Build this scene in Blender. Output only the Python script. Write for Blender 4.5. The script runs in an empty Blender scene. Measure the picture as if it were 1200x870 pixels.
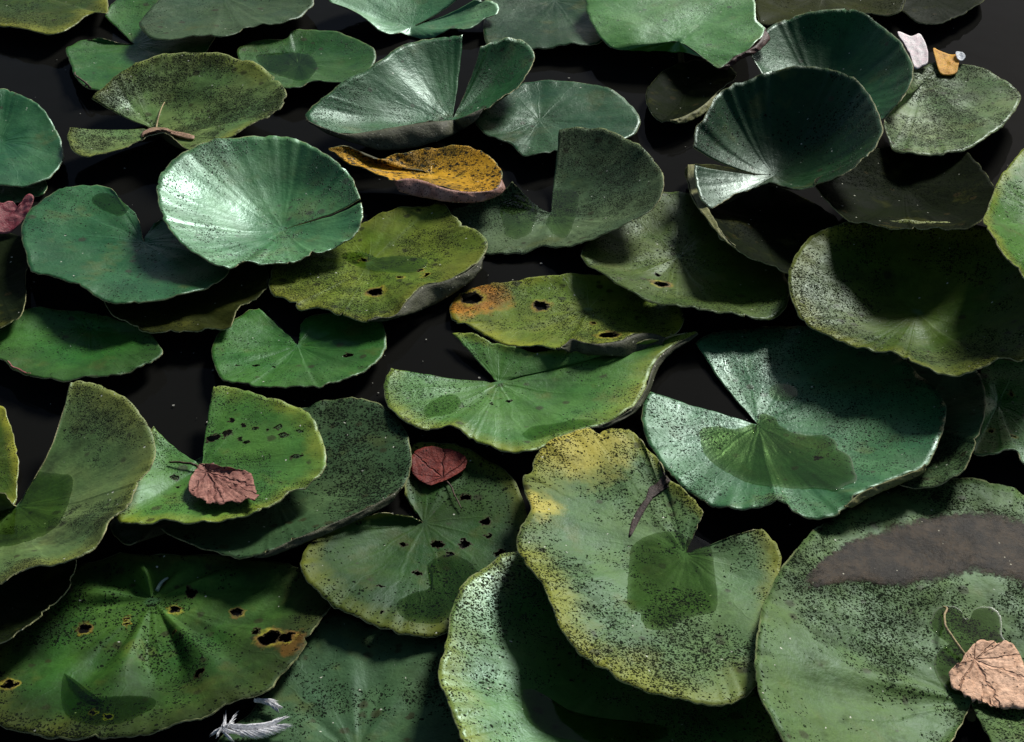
import bpy, bmesh, math, random
import numpy as np
from mathutils import Vector, noise
from mathutils.bvhtree import BVHTree

sc = bpy.context.scene
col = sc.collection
rad = math.radians

# ------------------------------------------------------------------ camera
PITCH, DIST, HFOV = rad(36), 1.77, rad(34)
cam_d = bpy.data.cameras.new('camera'); cam = bpy.data.objects.new('camera', cam_d); col.objects.link(cam)
CAM = Vector((0, -DIST*math.cos(PITCH), DIST*math.sin(PITCH)))
cam.location = CAM; cam.rotation_euler = (rad(90)-PITCH, 0, 0)
cam_d.sensor_fit = 'HORIZONTAL'; cam_d.angle = HFOV; cam_d.clip_start = .01; cam_d.clip_end = 500
sc.camera = cam

# ------------------------------------------------------------------ sky, sun, exposure
SUN_AZ, SUN_EL = rad(28), rad(33)            # azimuth to the right of straight ahead
w = bpy.data.worlds.new('World'); sc.world = w; w.use_nodes = True
wn = w.node_tree.nodes; bg = wn['Background']
sky = wn.new('ShaderNodeTexSky'); sky.sky_type = 'NISHITA'; sky.sun_disc = False
sky.sun_elevation = SUN_EL; sky.sun_rotation = SUN_AZ
w.node_tree.links.new(sky.outputs[0], bg.inputs[0]); bg.inputs[1].default_value = 0.05
sl = bpy.data.lights.new('sun', 'SUN'); sl.energy = 5.0; sl.angle = rad(13); sl.color = (1, .97, .92)
sun = bpy.data.objects.new('sun', sl); col.objects.link(sun)
sdir = Vector((math.sin(SUN_AZ)*math.cos(SUN_EL), math.cos(SUN_AZ)*math.cos(SUN_EL), math.sin(SUN_EL)))
sun.rotation_euler = sdir.to_track_quat('Z', 'Y').to_euler(); sun.location = sdir*5
vs = sc.view_settings; vs.view_transform = 'Standard'; vs.look = 'None'; vs.gamma = 1; vs.exposure = 0.05
vs.use_curve_mapping = False
sc.cycles.max_bounces = 6; sc.cycles.diffuse_bounces = 3; sc.cycles.glossy_bounces = 3; sc.cycles.transparent_max_bounces = 10

# ------------------------------------------------------------------ geometry of the view (to size things from the photo)
FPX = 600/math.tan(HFOV/2)
cp, sp_ = math.cos(PITCH), math.sin(PITCH)
def ray(px, py):
    x, y = (px-600)/FPX, -(py-435)/FPX
    return Vector((x, cp + y*sp_, -sp_ + y*cp))
def at(px, py, z):
    d = ray(px, py); k = (z-CAM.z)/d.z
    return CAM + d*k
def mpp(p): return (p-CAM).length/FPX        # metres per photo pixel at a point

def cr(pts, opn, n):
    pts = [np.array(p, float) for p in pts]; out = []; m = len(pts)
    for i in range(m-1 if opn else m):
        p1, p2 = pts[i], pts[(i+1) % m]
        p0 = pts[i-1] if (i > 0 or not opn) else 2*p1-p2
        p3 = pts[(i+2) % m] if (i+2 < m or not opn) else 2*p2-p1
        for k in range(n):
            t = k/n
            out.append(.5*((2*p1)+(-p0+p2)*t+(2*p0-5*p1+4*p2-p3)*t*t+(-p0+3*p1-3*p2+p3)*t**3))
    if opn: out.append(pts[-1])
    return np.array(out)
def nz(x, y, z=0.): return noise.noise(Vector((x, y, z)))

# ------------------------------------------------------------------ object helpers
def tag(o, label=None, cat=None, group=None, kind=None):
    if label: o['label'] = label
    if cat: o['category'] = cat
    if group: o['group'] = group
    if kind: o['kind'] = kind
    return o
def empty(name, loc):
    o = bpy.data.objects.new(name, None); o.empty_display_size = .03; col.objects.link(o); o.location = loc; return o
def sheet(name, rows, wrap, mats, parent=None, origin=None, thick=.0012, lp=None, under=True, hub=False):
    """rows: list of rows of points (first row collapses to a point when hub); a closed solid of the given thickness"""
    org = Vector(origin) if origin is not None else (Vector((0, 0, 0)) if parent is None else parent.location)
    R, N = len(rows), len(rows[1])
    V = []; ix = []
    for j, r in enumerate(rows):
        if hub and j == 0: V.append(r[0]); ix.append([0]*N)
        else:
            ix.append(list(range(len(V), len(V)+N))); V += list(r)
    F = []
    for j in range(R-1):
        for i in range(N if wrap else N-1):
            k = (i+1) % N
            q = [ix[j][i], ix[j+1][i], ix[j+1][k], ix[j][k]]
            if hub and j == 0: q = q[:3]
            F.append(q)
    V = [Vector(v)-org for v in V]
    # orientation and vertex normals
    nrm = [Vector((0, 0, 0)) for _ in V]
    for f in F:
        a, b, c = V[f[0]], V[f[1]], V[f[2]]
        nn = (b-a).cross(c-a)
        for q in f: nrm[q] += nn
    if sum(n.z for n in nrm) < 0 and under:
        F = [f[::-1] for f in F]; nrm = [-n for n in nrm]
    nv = len(V)
    B = [v - (n.normalized() if n.length > 0 else Vector((0, 0, 1)))*thick for v, n in zip(V, nrm)]
    cnt = {}
    for f in F:
        for a, b in zip(f, f[1:]+f[:1]): cnt[(a, b)] = 1
    rim = [[b, a, a+nv, b+nv] for (a, b) in cnt if (b, a) not in cnt]
    faces = F + [[q+nv for q in f[::-1]] for f in F] + rim
    me = bpy.data.meshes.new(name); me.from_pydata(V+B, [], faces)
    mi = [0]*len(F)+[1 if len(mats) > 1 else 0]*len(F)+[2 if len(mats) > 2 else 0]*len(rim)
    for m in mats: me.materials.append(m)
    me.polygons.foreach_set('material_index', mi)
    sm = [True]*(2*len(F))+[False]*len(rim)
    me.polygons.foreach_set('use_smooth', sm)
    if lp is not None:
        flat = []
        for j in range(R):
            if hub and j == 0: flat.append((0, 0, 0))
            else: flat += lp[j]
        at_ = me.attributes.new('leafpos', 'FLOAT_VECTOR', 'POINT')
        at_.data.foreach_set('vector', [c for v in flat+flat for c in v])
    me.update()
    o = bpy.data.objects.new(name, me); col.objects.link(o)
    if parent: o.parent = parent
    else: o.location = org
    o['_top'] = 0; del o['_top']
    return o, V, F
def tube(name, pts, radii, mat, parent=None, seg=8):
    org = parent.location if parent else Vector(pts[0])
    bm = bmesh.new(); rings = []
    P = [Vector(p)-org for p in pts]
    for i, p in enumerate(P):
        d = (P[min(i+1, len(P)-1)]-P[max(i-1, 0)]).normalized()
        u = d.orthogonal().normalized(); v = d.cross(u)
        if rings and False: pass
        rings.append([bm.verts.new(p+(u*math.cos(a)+v*math.sin(a))*radii[i]) for a in [2*math.pi*k/seg for k in range(seg)]])
    for a, b in zip(rings, rings[1:]):
        # match ring start to avoid twisting
        s = min(range(seg), key=lambda s: (a[0].co-b[s].co).length)
        for k in range(seg): bm.faces.new((a[k], a[(k+1) % seg], b[(k+1+s) % seg], b[(k+s) % seg]))
    bm.faces.new(rings[0][::-1]); bm.faces.new(rings[-1])
    bmesh.ops.recalc_face_normals(bm, faces=bm.faces)
    for f in bm.faces: f.smooth = True
    me = bpy.data.meshes.new(name); bm.to_mesh(me); me.materials.append(mat)
    o = bpy.data.objects.new(name, me); col.objects.link(o)
    if parent: o.parent = parent
    else: o.location = org
    return o

# ------------------------------------------------------------------ materials
class NT:
    def __init__(s, name):
        s.m = bpy.data.materials.new(name); s.m.use_nodes = True; s.t = s.m.node_tree
        s.N = s.t.nodes; s.out = s.N['Material Output']; s.bsdf = s.N['Principled BSDF']
    def put(s, sock, v):
        if v is None: return
        if isinstance(v, bpy.types.NodeSocket): s.t.links.new(v, sock)
        elif hasattr(sock, 'default_value'):
            if sock.type == 'RGBA' and len(v) == 3: v = (*v, 1)
            sock.default_value = v
    def math(s, op, a, b=None, c=None, clamp=False):
        n = s.N.new('ShaderNodeMath'); n.operation = op; n.use_clamp = clamp
        for i, v in enumerate((a, b, c)): s.put(n.inputs[i], v)
        return n.outputs[0]
    def vmath(s, op, a, b=None, scale=None):
        n = s.N.new('ShaderNodeVectorMath'); n.operation = op
        s.put(n.inputs[0], a); s.put(n.inputs[1], b)
        if scale is not None: s.put(n.inputs['Scale'], scale)
        return n.outputs['Value'] if op in ('DISTANCE', 'LENGTH', 'DOT_PRODUCT') else n.outputs[0]
    def mix(s, f, a, b, mode='MIX'):
        n = s.N.new('ShaderNodeMix'); n.data_type = 'RGBA'; n.blend_type = mode
        s.put(n.inputs[0], f); s.put(n.inputs[6], a); s.put(n.inputs[7], b); return n.outputs[2]
    def noise(s, vec, scale, detail=3, rough=.55, col=False, dist=0):
        n = s.N.new('ShaderNodeTexNoise'); s.put(n.inputs['Vector'], vec); n.inputs['Scale'].default_value = scale
        n.inputs['Detail'].default_value = detail; n.inputs['Roughness'].default_value = rough
        n.inputs['Distortion'].default_value = dist
        return n.outputs['Color'] if col else n.outputs['Fac']
    def voro(s, vec, scale, rnd=1.0):
        n = s.N.new('ShaderNodeTexVoronoi'); s.put(n.inputs['Vector'], vec); n.inputs['Scale'].default_value = scale
        n.inputs['Randomness'].default_value = rnd
        sp = s.N.new('ShaderNodeSeparateColor'); s.t.links.new(n.outputs['Color'], sp.inputs[0])
        return n.outputs['Distance'], sp.outputs[0], sp.outputs[1]
    def rng(s, v, a, b, c=0., d=1., smooth=True):
        n = s.N.new('ShaderNodeMapRange'); n.interpolation_type = 'SMOOTHSTEP' if smooth else 'LINEAR'
        for i, q in enumerate((v, a, b, c, d)): s.put(n.inputs[i], q)
        return n.outputs[0]
    def obj(s): 
        n = s.N.new('ShaderNodeTexCoord'); return n.outputs['Object']
    def bump(s, h, dist, strength=1.):
        n = s.N.new('ShaderNodeBump'); n.inputs['Distance'].default_value = dist; n.inputs['Strength'].default_value = strength
        s.put(n.inputs['Height'], h); return n.outputs[0]

COLS = {   # two greens per pad; the dark sets hold a pad's shade in colour
 'moss': ((.050,.105,.014), (.080,.125,.018)), 'green': ((.026,.120,.022), (.045,.150,.024)),
 'grey': ((.045,.105,.042), (.065,.125,.045)), 'grey2': ((.036,.085,.038), (.050,.105,.040)),
 'spk': ((.080,.155,.045), (.115,.175,.050)), 'spk2': ((.060,.110,.052), (.085,.135,.058)),
 'shine': ((.042,.170,.065), (.060,.190,.062)), 'teal': ((.016,.095,.038), (.024,.120,.040)),
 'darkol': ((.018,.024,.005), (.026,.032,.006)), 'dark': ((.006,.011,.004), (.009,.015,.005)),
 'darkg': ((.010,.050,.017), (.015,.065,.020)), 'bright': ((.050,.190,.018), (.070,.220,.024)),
 'blue': ((.030,.125,.060), (.040,.145,.055)), 'mid': ((.045,.145,.032), (.065,.175,.032)),
 'yolive': ((.090,.155,.018), (.140,.185,.025)), 'orange': ((.62,.34,.020), (.75,.38,.020)),
 'deep': ((.022,.085,.015), (.045,.115,.018)), 'yellowing': ((.078,.165,.058), (.105,.190,.060)),
 'sage': ((.062,.125,.036), (.082,.145,.038)),
}
def leaf_mat(name, a, b, seed, sp=.3, ye=0., rough=.38, vein=1., dk=1., spec=.62, edk=0., blot=0., holes=(), orange=(), yel=(), bare=False):
    s = NT(name); co = s.obj(); v = s.vmath('ADD', co, (seed*1.37, seed*.71, seed*.33))
    n = s.N.new('ShaderNodeAttribute'); n.attribute_name = 'leafpos'
    sp3 = s.N.new('ShaderNodeSeparateXYZ'); s.t.links.new(n.outputs['Vector'], sp3.inputs[0])
    t = sp3.outputs[2]; ang = s.math('ARCTAN2', sp3.outputs[1], sp3.outputs[0])
    big = s.noise(v, 11, 3, .6); fine = s.noise(v, 70, 5, .7); grit = s.noise(v, 420, 2, .6)
    # streaks running out from the centre
    cx = s.N.new('ShaderNodeCombineXYZ'); s.put(cx.inputs[0], s.math('COSINE', ang)); s.put(cx.inputs[1], s.math('SINE', ang)); s.put(cx.inputs[2], s.math('MULTIPLY', t, .35))
    st = s.noise(s.vmath('ADD', cx.outputs[0], (seed*2.1, seed, seed*.5)), 7, 3, .65)
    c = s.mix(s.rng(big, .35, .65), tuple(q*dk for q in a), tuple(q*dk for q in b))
    val = s.math('ADD', s.math('MULTIPLY', fine, .9), s.math('MULTIPLY', st, .34))
    val = s.math('ADD', s.math('MULTIPLY', val, 1.0), s.math('MULTIPLY', grit, .45))
    c = s.mix(1., c, s.rng(val, .42, 1.32, .45, 1.55, False), 'MULTIPLY')
    # olive and yellow-brown ageing in clouds
    age = s.rng(s.noise(v, 19, 3, .65), .56, .72, 0, .35+.4*min(ye, .6))
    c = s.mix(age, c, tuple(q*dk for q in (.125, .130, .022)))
    # veins
    va = s.math('ADD', s.math('MULTIPLY', ang, 13/(2*math.pi)), s.math('MULTIPLY', s.noise(v, 26, 2), .55))
    vl = s.math('ABSOLUTE', s.math('SUBTRACT', s.math('FRACT', va), .5))
    w_ = s.math('MULTIPLY', t, 1.0)
    vm = s.rng(s.math('MULTIPLY', vl, w_), .0, .035, 1., 0.)
    vm = s.math('MULTIPLY', vm, s.rng(t, .12, .95, .55, .05))
    v2 = s.math('ABSOLUTE', s.math('SUBTRACT', s.math('FRACT', s.math('MULTIPLY_ADD', va, 2., .5)), .5))
    vm = s.math('MAXIMUM', vm, s.math('MULTIPLY', s.rng(s.math('MULTIPLY', v2, t), 0., .04, 1., 0.), s.rng(t, .42, .6, 0., .28)))
    c = s.mix(s.math('MULTIPLY', vm, .16*vein), c, tuple(min(1, q*1.9) for q in b))
    # hub
    c = s.mix(s.rng(s.math('ADD', t, s.math('MULTIPLY', fine, .06)), .045, .09, .6, 0.), c, tuple(.4*q*dk+.6*k_*dk*min(1, 6*sum(a)) for q, k_ in zip(b, (.08, .19, .11))))
    tn = s.math('ADD', t, s.math('MULTIPLY', s.math('SUBTRACT', s.noise(v, 24, 4, .7), .5), .35))
    if ye > 0:
        ym = s.rng(tn, .80-.18*ye, 1.0, 0, min(1, .35+.6*ye))
        an = s.rng(s.noise(s.vmath('ADD', cx.outputs[0], (seed*3.7, seed*.9, 0)), 1.3, 2), .30, .58, .25, 1.)
        c = s.mix(s.math('MULTIPLY', ym, an), c, (.36, .36, .035))
    def zone(c, L, colr, soft, amt):
        dm = None; dv = s.vmath('ADD', co, s.vmath('SCALE', s.vmath('SUBTRACT', s.noise(v, 45, 4, .6, True), (.5, .5, .5)), None, .05))
        for (p, r) in L:
            d = s.math('DIVIDE', s.vmath('DISTANCE', dv, tuple(p)), r); dm = d if dm is None else s.math('MINIMUM', dm, d)
        return s.mix(s.rng(dm, 1-soft, 1+soft*.4, amt, 0.), c, colr)
    if yel: c = zone(c, yel, (.66, .56, .10), .8, .9)
    if orange: c = zone(c, orange, (.60, .24, .02), .5, .95)
    # black algae specks: a fine and a coarse set, denser in patches and towards the edge
    dens = s.math('ADD', s.rng(s.noise(v, 8, 4, .7), .40, .64, -.42, .75), s.math('MULTIPLY', s.math('POWER', t, 3.), .28))
    dens = s.math('MULTIPLY', s.math('ADD', dens, .25), sp*1.15)
    wob = s.vmath('ADD', v, s.vmath('SCALE', s.noise(v, 260, 2, .5, True), None, .004))
    mk = None
    kf = .72+.7*((seed*.618) % 1)
    for sc_, r0, k in ((430, .46, 1.1), (230, .30, .4), (680, .48, 1.5)):
        d, r, g = s.voro(wob, sc_*kf)
        keep = s.math('LESS_THAN', r, s.math('MULTIPLY', dens, k))
        m_ = s.math('MULTIPLY', s.rng(d, s.math('MULTIPLY_ADD', g, r0*.6, r0*.35), s.math('MULTIPLY_ADD', g, r0*.75, r0*.55), 1., 0.), keep)
        mk = m_ if mk is None else s.math('MAXIMUM', mk, m_)
    n33 = s.noise(v, 33, 4, .75)
    film = s.rng(s.math('ADD', n33, s.math('MULTIPLY', dens, .22)), .50, .80, 0, .6*min(1, sp*1.3))
    dirt = s.rng(s.math('MULTIPLY_ADD', s.noise(v, 9, 5, .7), 1., s.math('MULTIPLY', fine, .25)), .58, .86, 0, .25+.65*min(1, sp*1.2))
    film = s.math('MAXIMUM', film, dirt)
    if edk > 0: film = s.math('MAXIMUM', film, s.rng(s.math('ADD', t, s.math('MULTIPLY', s.math('SUBTRACT', s.noise(v, 13, 5, .7), .5), 1.1)), .36, .95, 0, edk))
    # soft brown spots, each pad with its own share
    d, r, g = s.voro(wob, 150 if blot > .3 else 75); k_ = .95 if blot > .3 else .7
    q_ = s.math('MULTIPLY', s.noise(v, 22, 3), .5 if blot > .3 else .35)
    bs = s.math('MULTIPLY', s.math('LESS_THAN', r, .05+.12*sp+blot), s.rng(d, s.math('MULTIPLY_ADD', g, .2, s.math('MULTIPLY', q_, .5)), s.math('MULTIPLY_ADD', g, .25, s.math('ADD', q_, .08)), k_, 0.))
    c = s.mix(bs, c, (.030, .022, .008) if not blot else (.012, .008, .004))
    c = s.mix(film, c, (.012, .018, .006))
    c = s.mix(s.math('MULTIPLY', mk, .93), c, (.006, .008, .006))
    # pale dust flecks
    d, r, g = s.voro(wob, 210); fk = s.math('MULTIPLY', s.math('LESS_THAN', r, .012+.012*sp), s.rng(d, .12, .25, 1., 0.))
    c = s.mix(fk, c, (.55, .56, .46))
    # pale rim line: the brightness of backlit edges painted into the colour
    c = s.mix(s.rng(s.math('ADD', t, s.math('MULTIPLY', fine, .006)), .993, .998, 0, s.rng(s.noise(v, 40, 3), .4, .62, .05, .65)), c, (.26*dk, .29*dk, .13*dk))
    ro = s.rng(big, .3, .7, rough-.06, rough+.10)
    ro = s.math('ADD', s.math('MULTIPLY_ADD', fine, .22, s.math('MULTIPLY', mk, .25)), s.math('SUBTRACT', ro, .11))
    ro = s.math('ADD', ro, s.math('MULTIPLY', film, .15))
    alpha = None
    if holes:
        dv = s.vmath('ADD', co, s.vmath('SCALE', s.vmath('SUBTRACT', s.noise(v, 120, 3, .6, True), (.5, .5, .5)), None, .016))
        dm = None; hm = None
        for (p, r, halo) in holes:
            d = s.math('DIVIDE', s.vmath('DISTANCE', dv, tuple(p)), r)
            dm = d if dm is None else s.math('MINIMUM', dm, d)
            if halo: hm = d if hm is None else s.math('MINIMUM', hm, d)
        if hm is not None: c = s.mix(s.math('MULTIPLY', s.rng(hm, 1.1, 1.9, .9, 0.), s.rng(fine, .35, .62, .25, 1.)), c, s.mix(s.rng(s.noise(v, 50, 2), .4, .6), (.40, .36, .04), (.22, .12, .03)))
        c = s.mix(s.rng(dm, 1.02, 1.25, 1, 0.), c, (.035, .022, .010))
        alpha = s.math('GREATER_THAN', dm, .98)
    s.put(s.bsdf.inputs['Base Color'], c); s.put(s.bsdf.inputs['Roughness'], ro)
    s.put(s.bsdf.inputs['Specular IOR Level'], s.math('MULTIPLY', s.math('MULTIPLY_ADD', mk, -.85, 1.), s.math('MULTIPLY_ADD', film, -spec*.6, spec)))
    s.put(s.bsdf.inputs['Specular Tint'], (.62, 1., .84, 1))
    h = s.math('ADD', s.math('MULTIPLY', vm, .24*vein), s.math('MULTIPLY', fine, .32))
    h = s.math('ADD', h, s.math('MULTIPLY', st, .07)); h = s.math('ADD', h, s.math('MULTIPLY', mk, .35)); h = s.math('ADD', h, s.math('MULTIPLY', grit, .12)); h = s.math('ADD', h, s.math('MULTIPLY', n33, .8))
    s.put(s.bsdf.inputs['Normal'], s.bump(h, .0016, .8))
    if alpha is not None: s.put(s.bsdf.inputs['Alpha'], alpha)
    return s.m
def rough_mat(name, a, b, rough=.6, sp=.5, scale=60, spec=.15, flecks=.02, tint=(.02, .02, .014)):
    s = NT(name); v = s.obj()
    c = s.mix(s.rng(s.noise(v, scale, 5, .65), .35, .65), a, b)
    c = s.mix(1., c, s.rng(s.noise(v, scale*4, 4, .7), .3, .7, .6, 1.4, False), 'MULTIPLY')
    d, r, g = s.voro(v, 420); m = s.math('MULTIPLY', s.math('LESS_THAN', r, sp), s.rng(d, .2, .42, 1., 0.))
    c = s.mix(m, c, tint)
    d, r, g = s.voro(v, 300); m2 = s.math('MULTIPLY', s.math('LESS_THAN', r, flecks), s.rng(d, .15, .3, 1., 0.))
    c = s.mix(m2, c, (.5, .48, .36))
    s.put(s.bsdf.inputs['Base Color'], c); s.bsdf.inputs['Roughness'].default_value = rough
    s.bsdf.inputs['Specular IOR Level'].default_value = spec
    s.put(s.bsdf.inputs['Normal'], s.bump(s.noise(v, scale*5, 4, .7), .0012, .7))
    return s.m
def petal_mat(name, a, b, rough=.5, sp=.0):
    m = rough_mat(name, a, b, rough, sp, 120, .1, .0); nt = m.node_tree; pb = nt.nodes['Principled BSDF']   # thin: light comes through
    tl = nt.nodes.new('ShaderNodeBsdfTranslucent'); mx = nt.nodes.new('ShaderNodeMixShader'); mx.inputs[0].default_value = .12
    nt.links.new(pb.inputs['Base Color'].links[0].from_socket, tl.inputs[0])
    nt.links.new(pb.outputs[0], mx.inputs[1]); nt.links.new(tl.outputs[0], mx.inputs[2]); nt.links.new(mx.outputs[0], nt.nodes['Material Output'].inputs[0])
    return m
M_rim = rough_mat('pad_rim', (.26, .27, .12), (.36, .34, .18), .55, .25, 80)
M_under = rough_mat('pad_underside', (.075, .070, .035), (.050, .055, .022), .6, .5)
M_lip = {'grey': rough_mat('curled_edge_dusty', (.080, .085, .048), (.050, .055, .030), .6, .6, flecks=.10),
         'olive': rough_mat('curled_edge_olive', (.21, .21, .085), (.14, .15, .05), .6, .5, flecks=.05),
         'pink': rough_mat('curled_edge_pink', (.44, .25, .20), (.24, .11, .08), .5, .6, flecks=.06),
         'redbrown': rough_mat('curled_edge_red', (.085, .030, .024), (.05, .025, .018), .5, .3)}
M_stalk = rough_mat('stalk_skin', (.06, .07, .02), (.09, .06, .03), .5, .2)

def water_mat():
    s = NT('pond_water'); v = s.obj()
    s.put(s.bsdf.inputs['Base Color'], s.mix(s.noise(v, 3, 3), (.007, .007, .006), (.010, .010, .009)))
    s.bsdf.inputs['Roughness'].default_value = .06; s.bsdf.inputs['IOR'].default_value = 1.33; s.bsdf.inputs['Specular IOR Level'].default_value = .05
    s.put(s.bsdf.inputs['Normal'], s.bump(s.noise(v, 14, 2), .002, .25))
    return s.m
def puddle_mat(tint):
    s = NT('clear_water'); 
    tr = s.N.new('ShaderNodeBsdfTransparent'); s.put(tr.inputs[0], tint)
    gl = s.N.new('ShaderNodeBsdfGlossy'); gl.inputs['Roughness'].default_value = .10
    fr = s.N.new('ShaderNodeFresnel'); fr.inputs[0].default_value = 1.33
    mx = s.N.new('ShaderNodeMixShader')
    ge = s.N.new('ShaderNodeNewGeometry'); fo = s.math('MULTIPLY', fr.outputs[0], s.math('SUBTRACT', 1., ge.outputs['Backfacing']))
    for a, b in ((fo, mx.inputs[0]), (tr.outputs[0], mx.inputs[1]), (gl.outputs[0], mx.inputs[2]), (mx.outputs[0], s.out.inputs[0])): s.t.links.new(a, b)
    # the water lies level; only its meniscus, at the very edge, keeps the slope of the sheet
    n = s.N.new('ShaderNodeAttribute'); n.attribute_name = 'leafpos'
    x = s.N.new('ShaderNodeSeparateXYZ'); s.t.links.new(n.outputs['Vector'], x.inputs[0])
    vn = s.N.new('ShaderNodeMix'); vn.data_type = 'VECTOR'; s.put(vn.inputs[0], s.rng(x.outputs[2], .965, .998, 0, .035))
    vn.inputs[4].default_value = (0, 0, 1); s.t.links.new(ge.outputs['Normal'], vn.inputs[5])
    nn = s.vmath('NORMALIZE', vn.outputs[1])
    s.put(gl.inputs['Roughness'], s.rng(x.outputs[2], .92, .98, .08, .16)); s.put(tr.inputs[0], s.mix(s.rng(x.outputs[2], .80, 1., 0, .35), tint, (1, 1, 1, 1)))
    s.put(gl.inputs['Normal'], nn); s.put(fr.inputs['Normal'], nn)
    return s.m

# ------------------------------------------------------------------ the pond
S = 60
me = bpy.data.meshes.new('pond_water'); me.from_pydata([(-S, -S, 0), (S, -S, 0), (S, S, 0), (-S, S, 0)], [], [(0, 1, 2, 3)])
me.materials.append(water_mat()); pond = bpy.data.objects.new('pond_water', me); col.objects.link(pond); tag(pond, kind='structure')

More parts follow.
